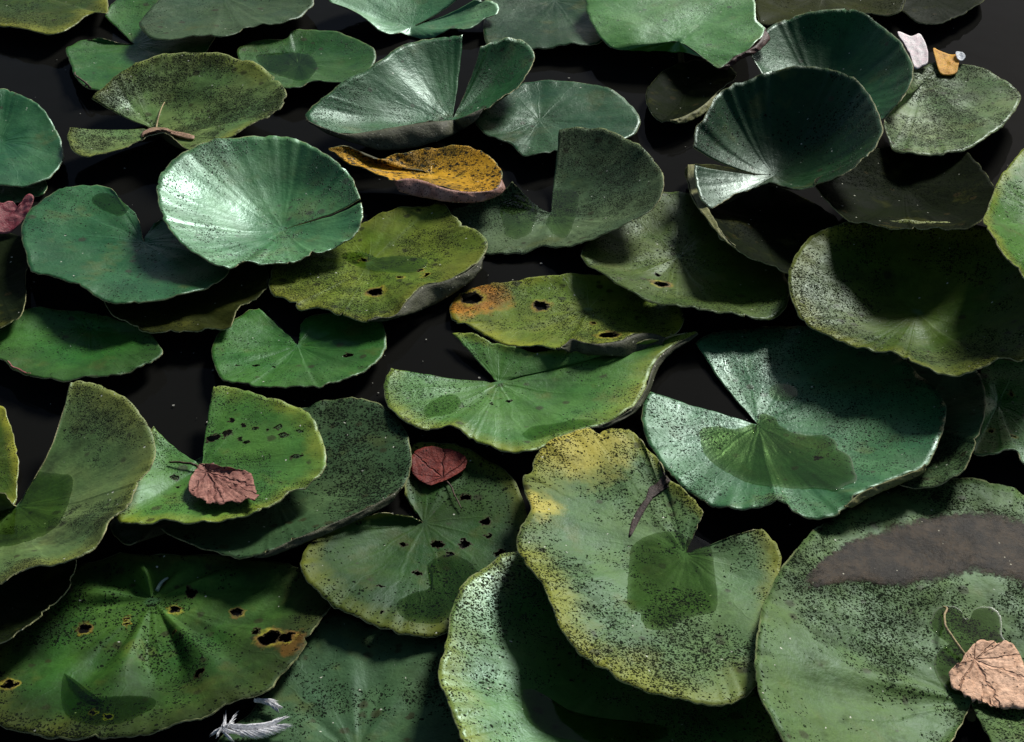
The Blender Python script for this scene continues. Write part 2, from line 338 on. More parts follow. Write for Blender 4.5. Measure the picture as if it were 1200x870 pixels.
# ------------------------------------------------------------------ lily pads
PADS = {
 'p1': {'c': (35, -12), 'pts': [(127, 8), (125, 17), (113, 16), (101, 19), (88, 29), (75, 37), (62, 41), (40, 37), (20, 33), (0, 29), (-30, 22), (-60, 5), (-60, -25), (-20, -45), (40, -52), (95, -40), (122, -12)], 'open': 0, 'label': 'mossy green lily pad filling the top left corner of the photo', 'col': 'moss', 'sp': 0.35, 'ye': 0.3, 'dk': 0.7, 'spec': 0.15},
 'p2': {'c': (158, 52), 'pts': [(122, 20), (135, 2), (160, -15), (210, -22), (250, -5), (262, 20), (252, 45), (235, 66), (215, 85), (170, 103), (130, 108), (108, 105), (93, 97), (84, 78), (78, 62), (81, 53), (95, 46), (118, 44)], 'open': 1, 'label': 'plain mid green lily pad with wide notch beside the top left corner pad', 'col': 'green', 'sp': 0.08, 'dk': 0.85},
 'p3': {'c': (262, -5), 'pts': [(163, 28), (168, 36), (178, 44), (192, 48), (215, 45), (240, 42), (262, 44), (274, 40), (290, 33), (310, 29), (330, 27), (348, 20), (360, 12), (368, 3), (365, -12), (330, -30), (280, -38), (230, -28), (195, -8), (172, 14)], 'open': 0, 'label': 'grey green lily pad with smooth pale rim, second from the left along the top edge', 'col': 'grey', 'sp': 0.12, 'dk': 0.7, 'spec': 0.2},
 'p4': {'c': (180, 150), 'pts': [(107, 115), (125, 97), (145, 82), (170, 72), (195, 65), (225, 61), (255, 63), (285, 70), (310, 80), (328, 95), (335, 110), (332, 122), (320, 132), (300, 143), (280, 155), (262, 163), (240, 171), (229, 176), (219, 176), (207, 166), (194, 157), (178, 159), (160, 166), (140, 174), (115, 181), (98, 183), (86, 177), (79, 162), (82, 148)], 'open': 1, 'label': 'densely black speckled lily pad with narrow side lobe and dry brown fold at its centre', 'col': 'spk', 'sp': 0.95, 'ye': 0.1, 'bowl': 0.03, 'tn': 0.004, 'shift': 0.0, 'te': 0.006, 'spec': 0.15, 'edk': 0.12, 'dk': 1.3},
 'p5': {'c': (331, 268), 'pts': [(423, 237), (425, 248), (424, 260), (416, 275), (400, 285), (385, 293), (365, 300), (345, 307), (325, 308), (305, 309), (290, 306), (275, 312), (262, 313), (250, 309), (235, 300), (218, 288), (203, 275), (193, 258), (186, 240), (184, 220), (188, 204), (201, 188), (221, 175), (246, 165), (280, 160), (320, 159), (347, 163), (366, 172), (382, 182), (397, 192), (410, 205), (418, 222), (422, 233)], 'open': 1, 'label': 'bright shiny lily pad with silvery green sheen, the palest pad of the upper left', 'col': 'shine', 'sp': 0.3, 'rough': 0.4, 'bowl': 0.03, 'te': -0.012, 'tn': 0.014, 'w': 3, 'spec': 0.9, 'vein': 0.4},
 'p6': {'c': (168, 284), 'pts': [(166, 266), (158, 250), (143, 235), (128, 221), (110, 217), (85, 219), (60, 227), (38, 243), (27, 260), (25, 275), (30, 297), (37, 318), (55, 322), (72, 326), (90, 334), (110, 346), (130, 354), (150, 356), (180, 352), (212, 346), (240, 338), (262, 326), (268, 310), (255, 285), (225, 264), (198, 256), (181, 263)], 'open': 1, 'label': 'smooth dark teal green lily pad just left of and below the bright silvery pad', 'col': 'teal', 'sp': 0.12, 'spec': 0.4},
 'p7': {'c': (210, 340), 'pts': [(130, 367), (150, 378), (175, 389), (210, 389), (245, 386), (268, 384), (274, 374), (280, 361), (297, 351), (308, 343), (314, 332), (312, 314), (295, 298), (255, 290), (200, 295), (140, 320), (122, 345)], 'open': 0, 'label': 'dim olive lily pad showing only its front rim below the dark teal green pad', 'col': 'darkol', 'sp': 0.3},
 'p8': {'c': (105, 384), 'pts': [(3, 422), (20, 434), (45, 441), (78, 447), (100, 443), (130, 440), (155, 433), (175, 424), (186, 417), (190, 408), (172, 388), (140, 375), (100, 366), (40, 362), (0, 375), (-35, 395), (-20, 412)], 'open': 0, 'label': 'low flat deep green lily pad at the left edge, halfway down the photo', 'col': 'green', 'sp': 0.1, 'edk': 0.5},
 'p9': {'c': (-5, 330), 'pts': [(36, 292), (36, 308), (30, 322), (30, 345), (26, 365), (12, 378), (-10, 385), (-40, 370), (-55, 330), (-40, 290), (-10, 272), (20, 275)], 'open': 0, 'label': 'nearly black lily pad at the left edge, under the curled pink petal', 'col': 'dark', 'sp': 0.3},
 'p10': {'c': (0, 165), 'pts': [(0, 105), (22, 110), (42, 121), (58, 138), (68, 155), (74, 176), (74, 188), (66, 200), (54, 210), (20, 218), (-30, 208), (-60, 170), (-45, 125)], 'open': 0, 'label': 'smooth blue green lily pad with rounded right side, cut by the upper left edge', 'col': 'teal', 'sp': 0.04, 'te': -0.01, 'tn': 0.01},
 'p11': {'c': (5, 212), 'pts': [(0, 178), (15, 182), (35, 193), (50, 207), (55, 220), (50, 229), (35, 232), (20, 238), (0, 242), (-35, 236), (-55, 208), (-35, 182)], 'open': 0, 'label': 'small glossy teal lily pad at the left edge just above the curled pink petal', 'col': 'teal', 'sp': 0.25, 'rough': 0.28, 'te': -0.01, 'tn': 0.012},
 'p12': {'c': (482, 31), 'pts': [(540, -4), (520, -20), (480, -30), (430, -25), (395, -12), (384, -2), (400, 8), (420, 16), (432, 25), (444, 34), (456, 39), (475, 41), (495, 44), (513, 40), (530, 33), (548, 33), (558, 29), (568, 22), (582, 17), (584, 8), (575, 1), (557, 0)], 'open': 1, 'label': 'pale silvery lily pad with a folded lower lobe, middle of the top edge', 'col': 'shine', 'sp': 0.1, 'rough': 0.42, 'te': -0.004, 'tn': 0.016, 'w': 3, 'spec': 1.0, 'vein': 0.4},
 'p13': {'c': (530, 139), 'pts': [(543, 41), (520, 42), (490, 47), (465, 57), (440, 75), (405, 95), (380, 113), (359, 130), (362, 142), (380, 150), (405, 157), (440, 153), (475, 147), (503, 143), (522, 142), (535, 140), (552, 133), (570, 125), (590, 113), (605, 103), (615, 92), (622, 80), (626, 65), (622, 55), (612, 48), (600, 46), (585, 48), (572, 52), (564, 57)], 'open': 1, 'label': 'large blue green lily pad folded into two upright lobes with a rolled under front edge', 'col': 'teal', 'sp': 0.25, 'rough': 0.4, 'bowl': 0.035, 'lip': ([(359, 141), (380, 150), (405, 157), (440, 153), (475, 147), (503, 143), (535, 140), (552, 133), (570, 125)], [(366, 150), (385, 158), (418, 169), (448, 176), (480, 174), (508, 167), (533, 157), (556, 143), (574, 128)]), 'tn': 0.02, 'te': -0.004, 'w': 3, 'spec': 0.36, 'dk': 0.95, 'vein': 0.4},
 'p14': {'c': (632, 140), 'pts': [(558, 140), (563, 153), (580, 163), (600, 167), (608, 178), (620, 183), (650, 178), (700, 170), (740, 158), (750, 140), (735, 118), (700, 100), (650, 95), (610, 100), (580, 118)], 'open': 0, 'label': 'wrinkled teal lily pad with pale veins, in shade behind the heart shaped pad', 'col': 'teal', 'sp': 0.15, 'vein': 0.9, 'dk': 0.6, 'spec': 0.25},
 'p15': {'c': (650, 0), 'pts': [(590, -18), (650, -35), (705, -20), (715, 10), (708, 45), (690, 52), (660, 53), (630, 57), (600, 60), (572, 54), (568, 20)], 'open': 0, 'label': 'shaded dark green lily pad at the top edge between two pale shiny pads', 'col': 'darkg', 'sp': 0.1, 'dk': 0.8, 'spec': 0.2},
 'p16': {'c': (796, 48), 'pts': [(687, -5), (690, 20), (700, 40), (715, 55), (735, 59), (765, 60), (800, 63), (825, 69), (842, 81), (850, 76), (862, 66), (880, 57), (890, 48), (897, 34), (886, 22), (884, 0), (870, -25), (800, -40), (720, -30)], 'open': 0, 'label': 'bright green lily pad with silvery right half and torn brown tip at the top edge', 'col': 'bright', 'sp': 0.12, 'rough': 0.4, 'lip': ([(842, 81), (850, 76), (862, 66), (880, 57), (890, 48), (897, 34)], [(846, 84), (856, 79), (868, 70), (886, 62), (899, 51), (906, 40)]), 'liped': 'redbrown', 'te': 0.0, 'tn': 0.008, 'w': 3, 'bowl': -0.008, 'zc': 0.03, 'spec': 0.8, 'vein': 0.4},
 'p17': {'c': (965, 112), 'pts': [(880, 62), (900, 34), (920, 22), (950, 16), (985, 13), (1012, 18), (1032, 29), (1050, 43), (1064, 62), (1070, 82), (1064, 105), (1050, 122), (1036, 137), (1000, 152), (950, 150), (910, 125), (893, 87)], 'open': 0, 'label': 'upright dark green lily pad with pale left corner, behind the near black bowl shaped pad', 'col': 'teal', 'sp': 0.2, 'bowl': 0.05, 'tn': 0.03, 'te': 0.01, 'dk': 0.8, 'w': 3, 'spec': 0.3, 'vein': 0.2},
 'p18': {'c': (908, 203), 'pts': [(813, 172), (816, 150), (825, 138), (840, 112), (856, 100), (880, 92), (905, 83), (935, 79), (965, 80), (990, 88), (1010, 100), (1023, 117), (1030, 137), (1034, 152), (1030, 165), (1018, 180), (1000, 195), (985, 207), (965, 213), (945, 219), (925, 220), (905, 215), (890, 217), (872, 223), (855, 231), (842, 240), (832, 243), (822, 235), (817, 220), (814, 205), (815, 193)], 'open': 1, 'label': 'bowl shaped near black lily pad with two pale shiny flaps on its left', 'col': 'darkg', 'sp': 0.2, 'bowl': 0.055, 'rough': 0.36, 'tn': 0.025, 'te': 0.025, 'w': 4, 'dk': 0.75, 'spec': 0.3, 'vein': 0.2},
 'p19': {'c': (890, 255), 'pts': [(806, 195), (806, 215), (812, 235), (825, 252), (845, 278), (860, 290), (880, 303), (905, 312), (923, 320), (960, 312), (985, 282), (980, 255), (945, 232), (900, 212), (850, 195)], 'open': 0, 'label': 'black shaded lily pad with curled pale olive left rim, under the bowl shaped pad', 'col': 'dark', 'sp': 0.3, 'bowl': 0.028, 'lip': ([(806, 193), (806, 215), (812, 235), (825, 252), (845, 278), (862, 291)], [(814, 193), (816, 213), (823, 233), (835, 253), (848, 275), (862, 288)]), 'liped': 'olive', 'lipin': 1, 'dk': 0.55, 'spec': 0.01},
 'p20': {'c': (1083, 95), 'pts': [(1068, 86), (1062, 108), (1047, 128), (1036, 145), (1042, 165), (1050, 177), (1066, 181), (1085, 182), (1105, 181), (1130, 175), (1150, 165), (1172, 150), (1184, 137), (1192, 125), (1196, 113), (1186, 100), (1160, 84), (1125, 75), (1090, 74)], 'open': 0, 'label': 'speckled mossy lily pad in the upper right carrying the white and the yellow petal', 'col': 'spk', 'sp': 0.65, 'spec': 0.12, 'dk': 1.05},
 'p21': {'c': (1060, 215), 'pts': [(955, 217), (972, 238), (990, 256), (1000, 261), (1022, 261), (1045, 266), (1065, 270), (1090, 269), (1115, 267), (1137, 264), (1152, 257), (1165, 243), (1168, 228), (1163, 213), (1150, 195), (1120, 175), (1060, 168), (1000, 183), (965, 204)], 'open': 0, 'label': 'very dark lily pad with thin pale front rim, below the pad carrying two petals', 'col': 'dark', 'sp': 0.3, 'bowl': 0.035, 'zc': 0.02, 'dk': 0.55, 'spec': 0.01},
 'p22': {'c': (1218, 250), 'pts': [(1153, 258), (1160, 240), (1168, 215), (1178, 200), (1190, 185), (1203, 174), (1240, 165), (1290, 200), (1300, 270), (1265, 320), (1220, 335), (1200, 324), (1190, 313), (1178, 300), (1165, 280)], 'open': 0, 'label': 'bright green lily pad cut by the right edge, upper third of the photo', 'col': 'bright', 'sp': 0.4, 'ye': 0.2, 'spec': 0.05, 'dk': 0.75},
 'p23': {'c': (1075, 365), 'pts': [(924, 322), (930, 303), (943, 284), (958, 272), (978, 265), (1000, 262), (1060, 260), (1130, 262), (1200, 285), (1240, 340), (1235, 390), (1200, 423), (1178, 418), (1165, 423), (1148, 433), (1120, 440), (1085, 432), (1062, 418), (1047, 411), (1025, 411), (1008, 408), (990, 400), (970, 392), (952, 383), (938, 370), (928, 352)], 'open': 0, 'label': 'large mossy pad with round lit left lobe and a black shaded hollow on the right', 'col': 'moss', 'sp': 0.55, 'bowl': 0.045, 'ye': 0.15, 'te': 0.045, 'tn': 0.02, 'zc': 0.02, 'w': 4, 'spec': 0.1, 'dk': 0.9, 'edk': 0.3, 'vein': 0.4},
 'p24': {'c': (795, 300), 'pts': [(681, 295), (686, 307), (703, 320), (722, 331), (742, 343), (762, 352), (785, 357), (810, 360), (840, 365), (872, 370), (905, 372), (925, 350), (915, 310), (880, 270), (830, 235), (780, 225), (735, 245), (700, 270)], 'open': 0, 'label': 'shaded green lily pad with torn yellow edged hole, left of the large hollow mossy pad', 'col': 'moss', 'sp': 0.35, 'bowl': 0.02, 'holes': [(775, 333, 9, 1), (770, 322, 4, 0)], 'te': 0.02, 'tn': 0.01, 'spec': 0.12, 'dk': 1.0, 'edk': 0.3},
 'p25': {'c': (889, 498), 'pts': [(815, 400), (830, 392), (850, 388), (880, 385), (920, 382), (980, 388), (1030, 400), (1055, 415), (1068, 428), (1086, 448), (1100, 462), (1107, 475), (1108, 492), (1103, 510), (1095, 530), (1085, 545), (1070, 553), (1045, 562), (1020, 572), (1003, 582), (985, 599), (968, 607), (945, 607), (930, 600), (920, 590), (911, 586), (890, 593), (868, 598), (848, 597), (825, 588), (800, 570), (777, 546), (759, 516), (752, 490), (755, 470), (762, 458)], 'open': 1, 'label': 'large blue green lily pad with an open notch and a big clear puddle inside', 'col': 'blue', 'sp': 0.3, 'bowl': 0.028, 'lip': ([(1085, 545), (1070, 553), (1045, 562), (1020, 572), (1003, 582), (990, 594)], [(1092, 545), (1078, 557), (1050, 570), (1024, 581), (1006, 591), (990, 601)]), 'liped': 'olive', 'holes': [(958, 537, 4.5, 0)], 'te': 0.02, 'tn': 0.008, 'w': 3, 'spec': 0.4},
 'p26': {'c': (1080, 485), 'pts': [(1062, 408), (1078, 400), (1095, 397), (1112, 403), (1130, 415), (1145, 433), (1153, 455), (1155, 475), (1150, 500), (1143, 520), (1135, 540), (1122, 557), (1085, 572), (1040, 560), (1025, 500), (1035, 440)], 'open': 0, 'label': 'dull dark speckled pad curving out from behind the right side of the big puddled pad', 'col': 'grey', 'sp': 0.7, 'dk': 1.1, 'rough': 0.5, 'spec': 0.1},
 'p27': {'c': (1170, 472), 'pts': [(1150, 434), (1175, 419), (1230, 420), (1280, 460), (1270, 520), (1225, 545), (1200, 541), (1192, 529), (1178, 527), (1165, 533), (1143, 533), (1141, 522), (1152, 490)], 'open': 0, 'label': 'green lily pad with small pale ringed holes at the right edge, halfway down', 'col': 'green', 'sp': 0.15, 'holes': [(1185, 463, 3, 1), (1160, 505, 3, 1), (1188, 512, 3, 1)], 'spec': 0.4},
 'p28': {'c': (690, 362), 'pts': [(527, 358), (534, 348), (550, 340), (572, 333), (600, 329), (640, 324), (700, 322), (760, 335), (795, 358), (800, 382), (780, 396), (765, 391), (745, 392), (725, 400), (700, 403), (683, 401), (670, 397), (662, 404), (652, 409), (635, 406), (610, 407), (590, 403), (575, 396), (560, 389), (546, 381), (531, 376), (527, 366)], 'open': 0, 'label': 'yellow olive speckled lily pad with orange rotten left tip, middle of the photo', 'col': 'yolive', 'sp': 0.55, 'ye': 0.2, 'orange': [(560, 345, 40), (540, 362, 25)], 'bowl': 0.014, 'holes': [(634, 358, 9, 1), (552, 350, 12, 1), (713, 393, 10, 1), (696, 379, 3, 1)], 'lip': ([(652, 409), (662, 404), (670, 397), (683, 401), (700, 403), (725, 400), (745, 392), (765, 391), (782, 397)], [(654, 411), (665, 413), (678, 414), (692, 416), (708, 417), (730, 418), (750, 417), (768, 413), (784, 404)]), 'te': 0.012, 'spec': 0.12, 'blot': 0.12, 'dk': 1.15},
 'p29': {'c': (584, 447), 'pts': [(530, 388), (555, 392), (580, 402), (612, 410), (670, 408), (730, 405), (785, 396), (808, 388), (818, 391), (800, 399), (785, 408), (771, 420), (763, 435), (757, 455), (745, 474), (730, 486), (710, 496), (690, 502), (670, 507), (650, 516), (632, 527), (611, 531), (590, 528), (570, 520), (552, 514), (541, 505), (528, 500), (511, 500), (495, 502), (480, 498), (465, 488), (455, 475), (450, 460), (452, 443), (458, 433)], 'open': 1, 'label': 'wide green lily pad with scalloped front edge, right below the orange tipped olive pad', 'col': 'mid', 'sp': 0.25, 'bowl': 0.016, 'ye': 0.25, 'holes': [(598, 470, 4, 0), (576, 473, 3, 0)], 'lip': ([(818, 391), (800, 399), (785, 408), (771, 420), (763, 435), (757, 455), (745, 474), (730, 486), (710, 496), (690, 502)], [(822, 392), (805, 402), (791, 411), (778, 423), (769, 438), (762, 458), (750, 478), (733, 491), (712, 501), (690, 506)]), 'dk': 1.08},
 'p30': {'c': (349, 404), 'pts': [(303, 361), (289, 365), (275, 375), (258, 390), (250, 402), (248, 415), (252, 430), (262, 445), (275, 448), (290, 449), (300, 453), (330, 454), (365, 453), (375, 455), (385, 450), (400, 446), (420, 437), (440, 425), (450, 412), (453, 400), (450, 385), (440, 372), (415, 365), (380, 366), (360, 371), (352, 378)], 'open': 1, 'label': 'small smooth green lily pad with open notch, alone on dark water left of centre', 'col': 'green', 'sp': 0.12, 'holes': [(301, 428, 3, 0), (320, 430, 3, 0), (278, 428, 2.5, 0), (408, 416, 5, 0)]},
 'p31': {'c': (432, 308), 'pts': [(316, 325), (315, 336), (321, 345), (335, 352), (345, 358), (352, 363), (366, 360), (380, 362), (398, 368), (412, 374), (430, 377), (442, 372), (455, 372), (466, 367), (475, 355), (485, 344), (496, 335), (515, 331), (540, 322), (558, 310), (567, 300), (571, 287), (568, 278), (555, 268), (540, 260), (527, 248), (518, 238), (500, 240), (460, 245), (420, 262), (360, 290), (325, 305)], 'open': 0, 'label': 'olive green speckled lily pad with yellow ringed holes, below the withered orange pad', 'col': 'yolive', 'sp': 0.65, 'ye': 0.1, 'bowl': 0.018, 'holes': [(427, 305, 4, 1), (440, 342, 9, 1), (500, 322, 4, 1), (470, 325, 4, 1), (492, 317, 3, 1)], 'lip': ([(430, 377), (442, 372), (455, 372), (466, 367), (475, 355), (485, 344), (496, 335), (515, 331), (540, 322), (558, 310), (567, 300)], [(435, 379), (448, 377), (462, 374), (474, 370), (486, 367), (500, 361), (515, 354), (532, 344), (549, 332), (563, 318), (571, 303)]), 'spec': 0.12, 'edk': 0.4, 'blot': 0.12, 'dk': 1.3},
 'p32': {'c': (505, 202), 'pts': [(385, 175), (405, 173), (425, 181), (440, 187), (460, 181), (500, 174), (540, 170), (565, 178), (582, 192), (588, 208), (580, 222), (550, 225), (522, 221), (500, 213), (480, 209), (466, 212), (440, 204), (415, 193), (395, 184)], 'open': 0, 'label': 'withered orange yellow lily pad with black spots and its front edge curled up', 'col': 'orange', 'sp': 0.75, 'bowl': 0.015, 'lip': ([(462, 212), (480, 209), (500, 213), (522, 221), (550, 225), (580, 222), (588, 210)], [(455, 220), (478, 228), (508, 234), (538, 238), (566, 236), (588, 227), (598, 210)]), 'liped': 'pink', 'tn': -0.004, 'spec': 0.1, 'zc': 0.02, 'edk': 0.25, 'blot': 0.62},
 'p33': {'c': (646, 249), 'pts': [(656, 151), (680, 148), (710, 152), (736, 163), (757, 177), (770, 192), (777, 208), (776, 226), (768, 241), (752, 252), (733, 263), (713, 273), (693, 281), (672, 288), (650, 289), (635, 287), (615, 295), (590, 298), (565, 297), (545, 288), (530, 265), (528, 248), (550, 240), (575, 233), (590, 222), (601, 212)], 'open': 1, 'label': 'heart shaped lily pad with upright speckled right lobe and flat wet left lobe', 'col': 'spk2', 'sp': 0.6, 'bowl': 0.028, 'te': 0.02, 'tn': 0.015, 'spec': 0.15, 'edk': 0.4, 'dk': 1.35},
 'p34': {'c': (236, 546), 'pts': [(250, 452), (270, 452), (300, 462), (330, 471), (352, 479), (367, 492), (376, 510), (382, 535), (379, 553), (362, 567), (340, 577), (320, 592), (300, 601), (270, 609), (240, 613), (215, 612), (190, 610), (170, 613), (155, 614), (140, 610), (137, 600), (148, 575), (160, 545), (168, 515), (180, 501)], 'open': 1, 'label': 'light green lily pad pierced by rows of small holes, under the crumpled pink leaf', 'col': 'mid', 'sp': 0.35, 'bowl': 0.018, 'ye': 0.15, 'holes': [(249, 514, 6, 0), (265, 508, 6, 0), (272, 493, 4, 0), (287, 498, 4, 0), (298, 502, 4, 0), (314, 503, 3, 0), (332, 510, 5, 0), (327, 500, 4, 0), (281, 514, 4, 0), (288, 518, 4, 0), (347, 535, 6, 0), (205, 560, 4, 0), (210, 570, 4, 0), (350, 505, 3, 0)], 'dk': 1.1},
 'p35': {'c': (20, 592), 'pts': [(82, 450), (92, 446), (110, 449), (130, 457), (152, 471), (168, 489), (179, 510), (182, 530), (178, 546), (164, 562), (157, 577), (150, 591), (138, 601), (128, 609), (122, 625), (108, 642), (92, 653), (72, 660), (48, 662), (25, 668), (0, 684), (-30, 690), (-60, 670), (-70, 630), (-50, 590), (-20, 575), (5, 578)], 'open': 1, 'label': 'large speckled pad with pale yellow edges at the left edge, lower half', 'col': 'spk', 'sp': 0.95, 'ye': 0.22, 'bowl': 0.04, 'spec': 0.4, 'edk': 0.35, 'rough': 0.42, 'dk': 1.2},
 'p36': {'c': (-20, 540), 'pts': [(0, 476), (9, 490), (16, 512), (21, 538), (20, 565), (15, 590), (-20, 600), (-60, 580), (-70, 520), (-40, 480)], 'open': 0, 'label': 'narrow sliver of yellow edged lily pad cut by the left edge of the photo', 'col': 'moss', 'sp': 0.2, 'ye': 0.9},
 'p37': {'c': (320, 570), 'pts': [(370, 472), (395, 466), (420, 466), (446, 473), (463, 486), (476, 506), (482, 530), (480, 552), (470, 572), (452, 584), (428, 597), (400, 609), (370, 622), (340, 634), (318, 645), (298, 653), (265, 650), (230, 640), (202, 629), (183, 617), (166, 631), (150, 638), (138, 631), (130, 612), (160, 585), (230, 540), (300, 500)], 'open': 0, 'label': 'wide dull grey green lily pad underneath the pad that holds the crumpled pink leaf', 'col': 'grey', 'sp': 0.7, 'dk': 0.9, 'bowl': 0.02, 'lip': ([(298, 653), (318, 645), (340, 634), (370, 622), (400, 609), (428, 597), (452, 584), (470, 572)], [(300, 657), (322, 651), (345, 642), (374, 630), (404, 617), (432, 604), (456, 591), (474, 577)]), 'rough': 0.5, 'spec': 0.1, 'edk': 0.25},
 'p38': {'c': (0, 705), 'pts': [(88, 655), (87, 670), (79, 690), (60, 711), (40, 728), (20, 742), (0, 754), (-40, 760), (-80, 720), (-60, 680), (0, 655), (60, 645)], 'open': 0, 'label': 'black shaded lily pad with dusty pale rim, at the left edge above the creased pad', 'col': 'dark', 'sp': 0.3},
 'p39': {'c': (178, 702), 'pts': [(0, 852), (30, 858), (65, 864), (100, 866), (140, 864), (180, 858), (210, 848), (240, 841), (265, 826), (290, 818), (318, 806), (327, 793), (345, 775), (358, 755), (366, 740), (378, 723), (388, 708), (385, 690), (350, 665), (300, 655), (200, 650), (120, 655), (50, 690), (0, 740), (-30, 790), (-25, 835)], 'open': 0, 'label': 'big creased deep green lily pad with rotten orange rimmed hole at the bottom left', 'col': 'deep', 'sp': 0.6, 'ye': 0.15, 'vein': 1.3, 'bowl': 0.02, 'holes': [(98, 737, 7, 1), (278, 718, 6, 1), (317, 747, 12, 1), (336, 747, 8, 1), (205, 714, 6, 1), (10, 802, 7, 1), (125, 840, 4, 1), (109, 836, 4, 1), (234, 788, 6, 0), (150, 731, 3, 1), (147, 725, 3, 1), (203, 743, 3, 1), (300, 740, 6, 0), (225, 695, 7, 0)], 'orange': [(345, 755, 22)], 'rough': 0.5, 'spec': 0.18, 'fold': 0.014, 'dk': 1.25, 'edk': 0.85},
 'p40': {'c': (497, 612), 'pts': [(474, 578), (474, 545), (484, 524), (515, 520), (550, 528), (592, 552), (615, 590), (620, 640), (600, 690), (560, 730), (525, 742), (490, 745), (460, 740), (440, 733), (415, 720), (395, 711), (375, 695), (360, 680), (353, 665), (353, 653), (360, 640), (375, 625), (400, 612), (430, 604), (460, 602), (481, 604)], 'open': 1, 'label': 'dark green lily pad riddled with slits, carrying the round red leaf at its back', 'col': 'deep', 'sp': 0.25, 'ye': 0.15, 'holes': [(545, 637, 7, 0), (570, 628, 5, 0), (545, 583, 6, 0), (512, 638, 7, 0), (472, 638, 4, 0), (445, 686, 3.5, 0), (447, 717, 3.5, 0), (490, 672, 5, 0), (525, 650, 5, 0), (570, 612, 6, 0), (585, 648, 5, 0)], 'rough': 0.5, 'spec': 0.15, 'dk': 0.68, 'edk': 0.4},
 'p41': {'c': (720, 790), 'pts': [(600, 647), (575, 660), (555, 672), (540, 690), (530, 710), (526, 730), (524, 745), (520, 765), (514, 785), (515, 800), (523, 815), (530, 835), (538, 855), (545, 872), (580, 910), (680, 940), (800, 930), (880, 905), (912, 874), (905, 835), (850, 770), (750, 690), (660, 650)], 'open': 0, 'label': 'lily pad with pale lit left wall and black hollow below the large yellowing pad', 'col': 'mid', 'sp': 0.4, 'bowl': 0.045, 'ye': 0.2, 'rough': 0.42, 'spec': 0.45, 'dk': 1.0},
 'p42': {'c': (803, 648), 'pts': [(824, 600), (815, 586), (795, 570), (780, 556), (771, 536), (756, 522), (746, 508), (736, 501), (718, 503), (702, 507), (690, 502), (674, 505), (660, 510), (645, 518), (632, 527), (625, 541), (623, 554), (613, 558), (614, 572), (618, 582), (622, 597), (612, 615), (606, 630), (607, 645), (615, 658), (625, 672), (637, 685), (642, 700), (650, 720), (658, 740), (670, 755), (685, 770), (710, 786), (735, 800), (765, 812), (800, 821), (830, 826), (855, 824), (875, 815), (888, 805), (903, 790), (917, 740), (920, 690), (912, 645), (895, 622), (878, 622)], 'open': 1, 'label': 'large yellowing lily pad with wavy pale left edge and dark puddle at its notch', 'col': 'yellowing', 'sp': 0.6, 'ye': 0.55, 'bowl': 0.016, 'orange': [], 'yel': [(680, 525, 60), (630, 590, 30)], 'te': 0.015, 'tn': -0.012, 'rough': 0.5, 'spec': 0.14, 'dk': 1.0, 'edk': 0.25},
 'p43': {'c': (1138, 822), 'pts': [(1095, 890), (1060, 920), (1000, 930), (950, 910), (918, 868), (903, 842), (892, 818), (886, 790), (885, 768), (887, 745), (891, 720), (898, 698), (908, 678), (921, 658), (937, 638), (955, 620), (975, 607), (1000, 591), (1030, 576), (1062, 566), (1100, 561), (1140, 561), (1175, 570), (1210, 585), (1270, 630), (1310, 700), (1310, 790), (1270, 860), (1220, 890), (1180, 900)], 'open': 1, 'label': 'biggest grey green speckled lily pad with brown mud band, at the bottom right', 'col': 'sage', 'sp': 0.75, 'bowl': 0.02, 'tn': -0.014, 'rough': 0.5, 'spec': 0.12, 'dk': 1.12, 'fold': 0.003},
 'p44': {'c': (418, 884), 'pts': [(388, 718), (415, 724), (445, 735), (480, 742), (518, 746), (540, 770), (545, 830), (530, 890), (450, 930), (340, 930), (270, 892), (255, 868), (285, 843), (312, 813), (337, 778), (362, 743)], 'open': 0, 'label': 'dusky green black flecked lily pad at the bottom edge, right of the white feather', 'col': 'grey2', 'sp': 0.6, 'rough': 0.5, 'dk': 1.2, 'spec': 0.1, 'fold': 0.004, 'edk': 0.3},
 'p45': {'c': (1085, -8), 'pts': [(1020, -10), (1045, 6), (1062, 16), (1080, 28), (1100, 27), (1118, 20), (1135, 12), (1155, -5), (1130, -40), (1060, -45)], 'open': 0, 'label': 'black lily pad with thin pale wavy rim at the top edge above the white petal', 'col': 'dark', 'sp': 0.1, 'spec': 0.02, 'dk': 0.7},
 'p46': {'c': (965, -8), 'pts': [(886, 0), (888, 20), (895, 29), (940, 22), (990, 14), (1040, 16), (1060, 5), (1050, -30), (960, -40), (900, -20)], 'open': 0, 'label': 'dim olive brown lily pad at the top edge right behind the upright dark pad', 'col': 'darkol', 'sp': 0.2, 'spec': 0.02},
 'p47': {'c': (350, 75), 'pts': [(278, 60), (300, 48), (335, 45), (345, 37), (375, 36), (410, 42), (440, 60), (430, 85), (400, 97), (368, 95), (352, 101), (336, 103), (305, 95), (285, 78)], 'open': 0, 'label': 'small half wet shaded lily pad right of the densely speckled pad near the top', 'col': 'green', 'sp': 0.15, 'dk': 0.7},
 'p49': {'c': (805, 105), 'pts': [(757, 118), (763, 131), (772, 141), (785, 141), (800, 137), (822, 125), (840, 109), (862, 90), (850, 75), (815, 70), (780, 82), (760, 100)], 'open': 0, 'label': 'black shaded lily pad with pale olive curled rim, left of the bowl shaped pad', 'col': 'dark', 'sp': 0.3, 'lip': ([(785, 141), (800, 137), (822, 125), (840, 109)], [(786, 145), (803, 144), (826, 133), (843, 116)]), 'liped': 'olive', 'dk': 0.7, 'spec': 0.01},
}
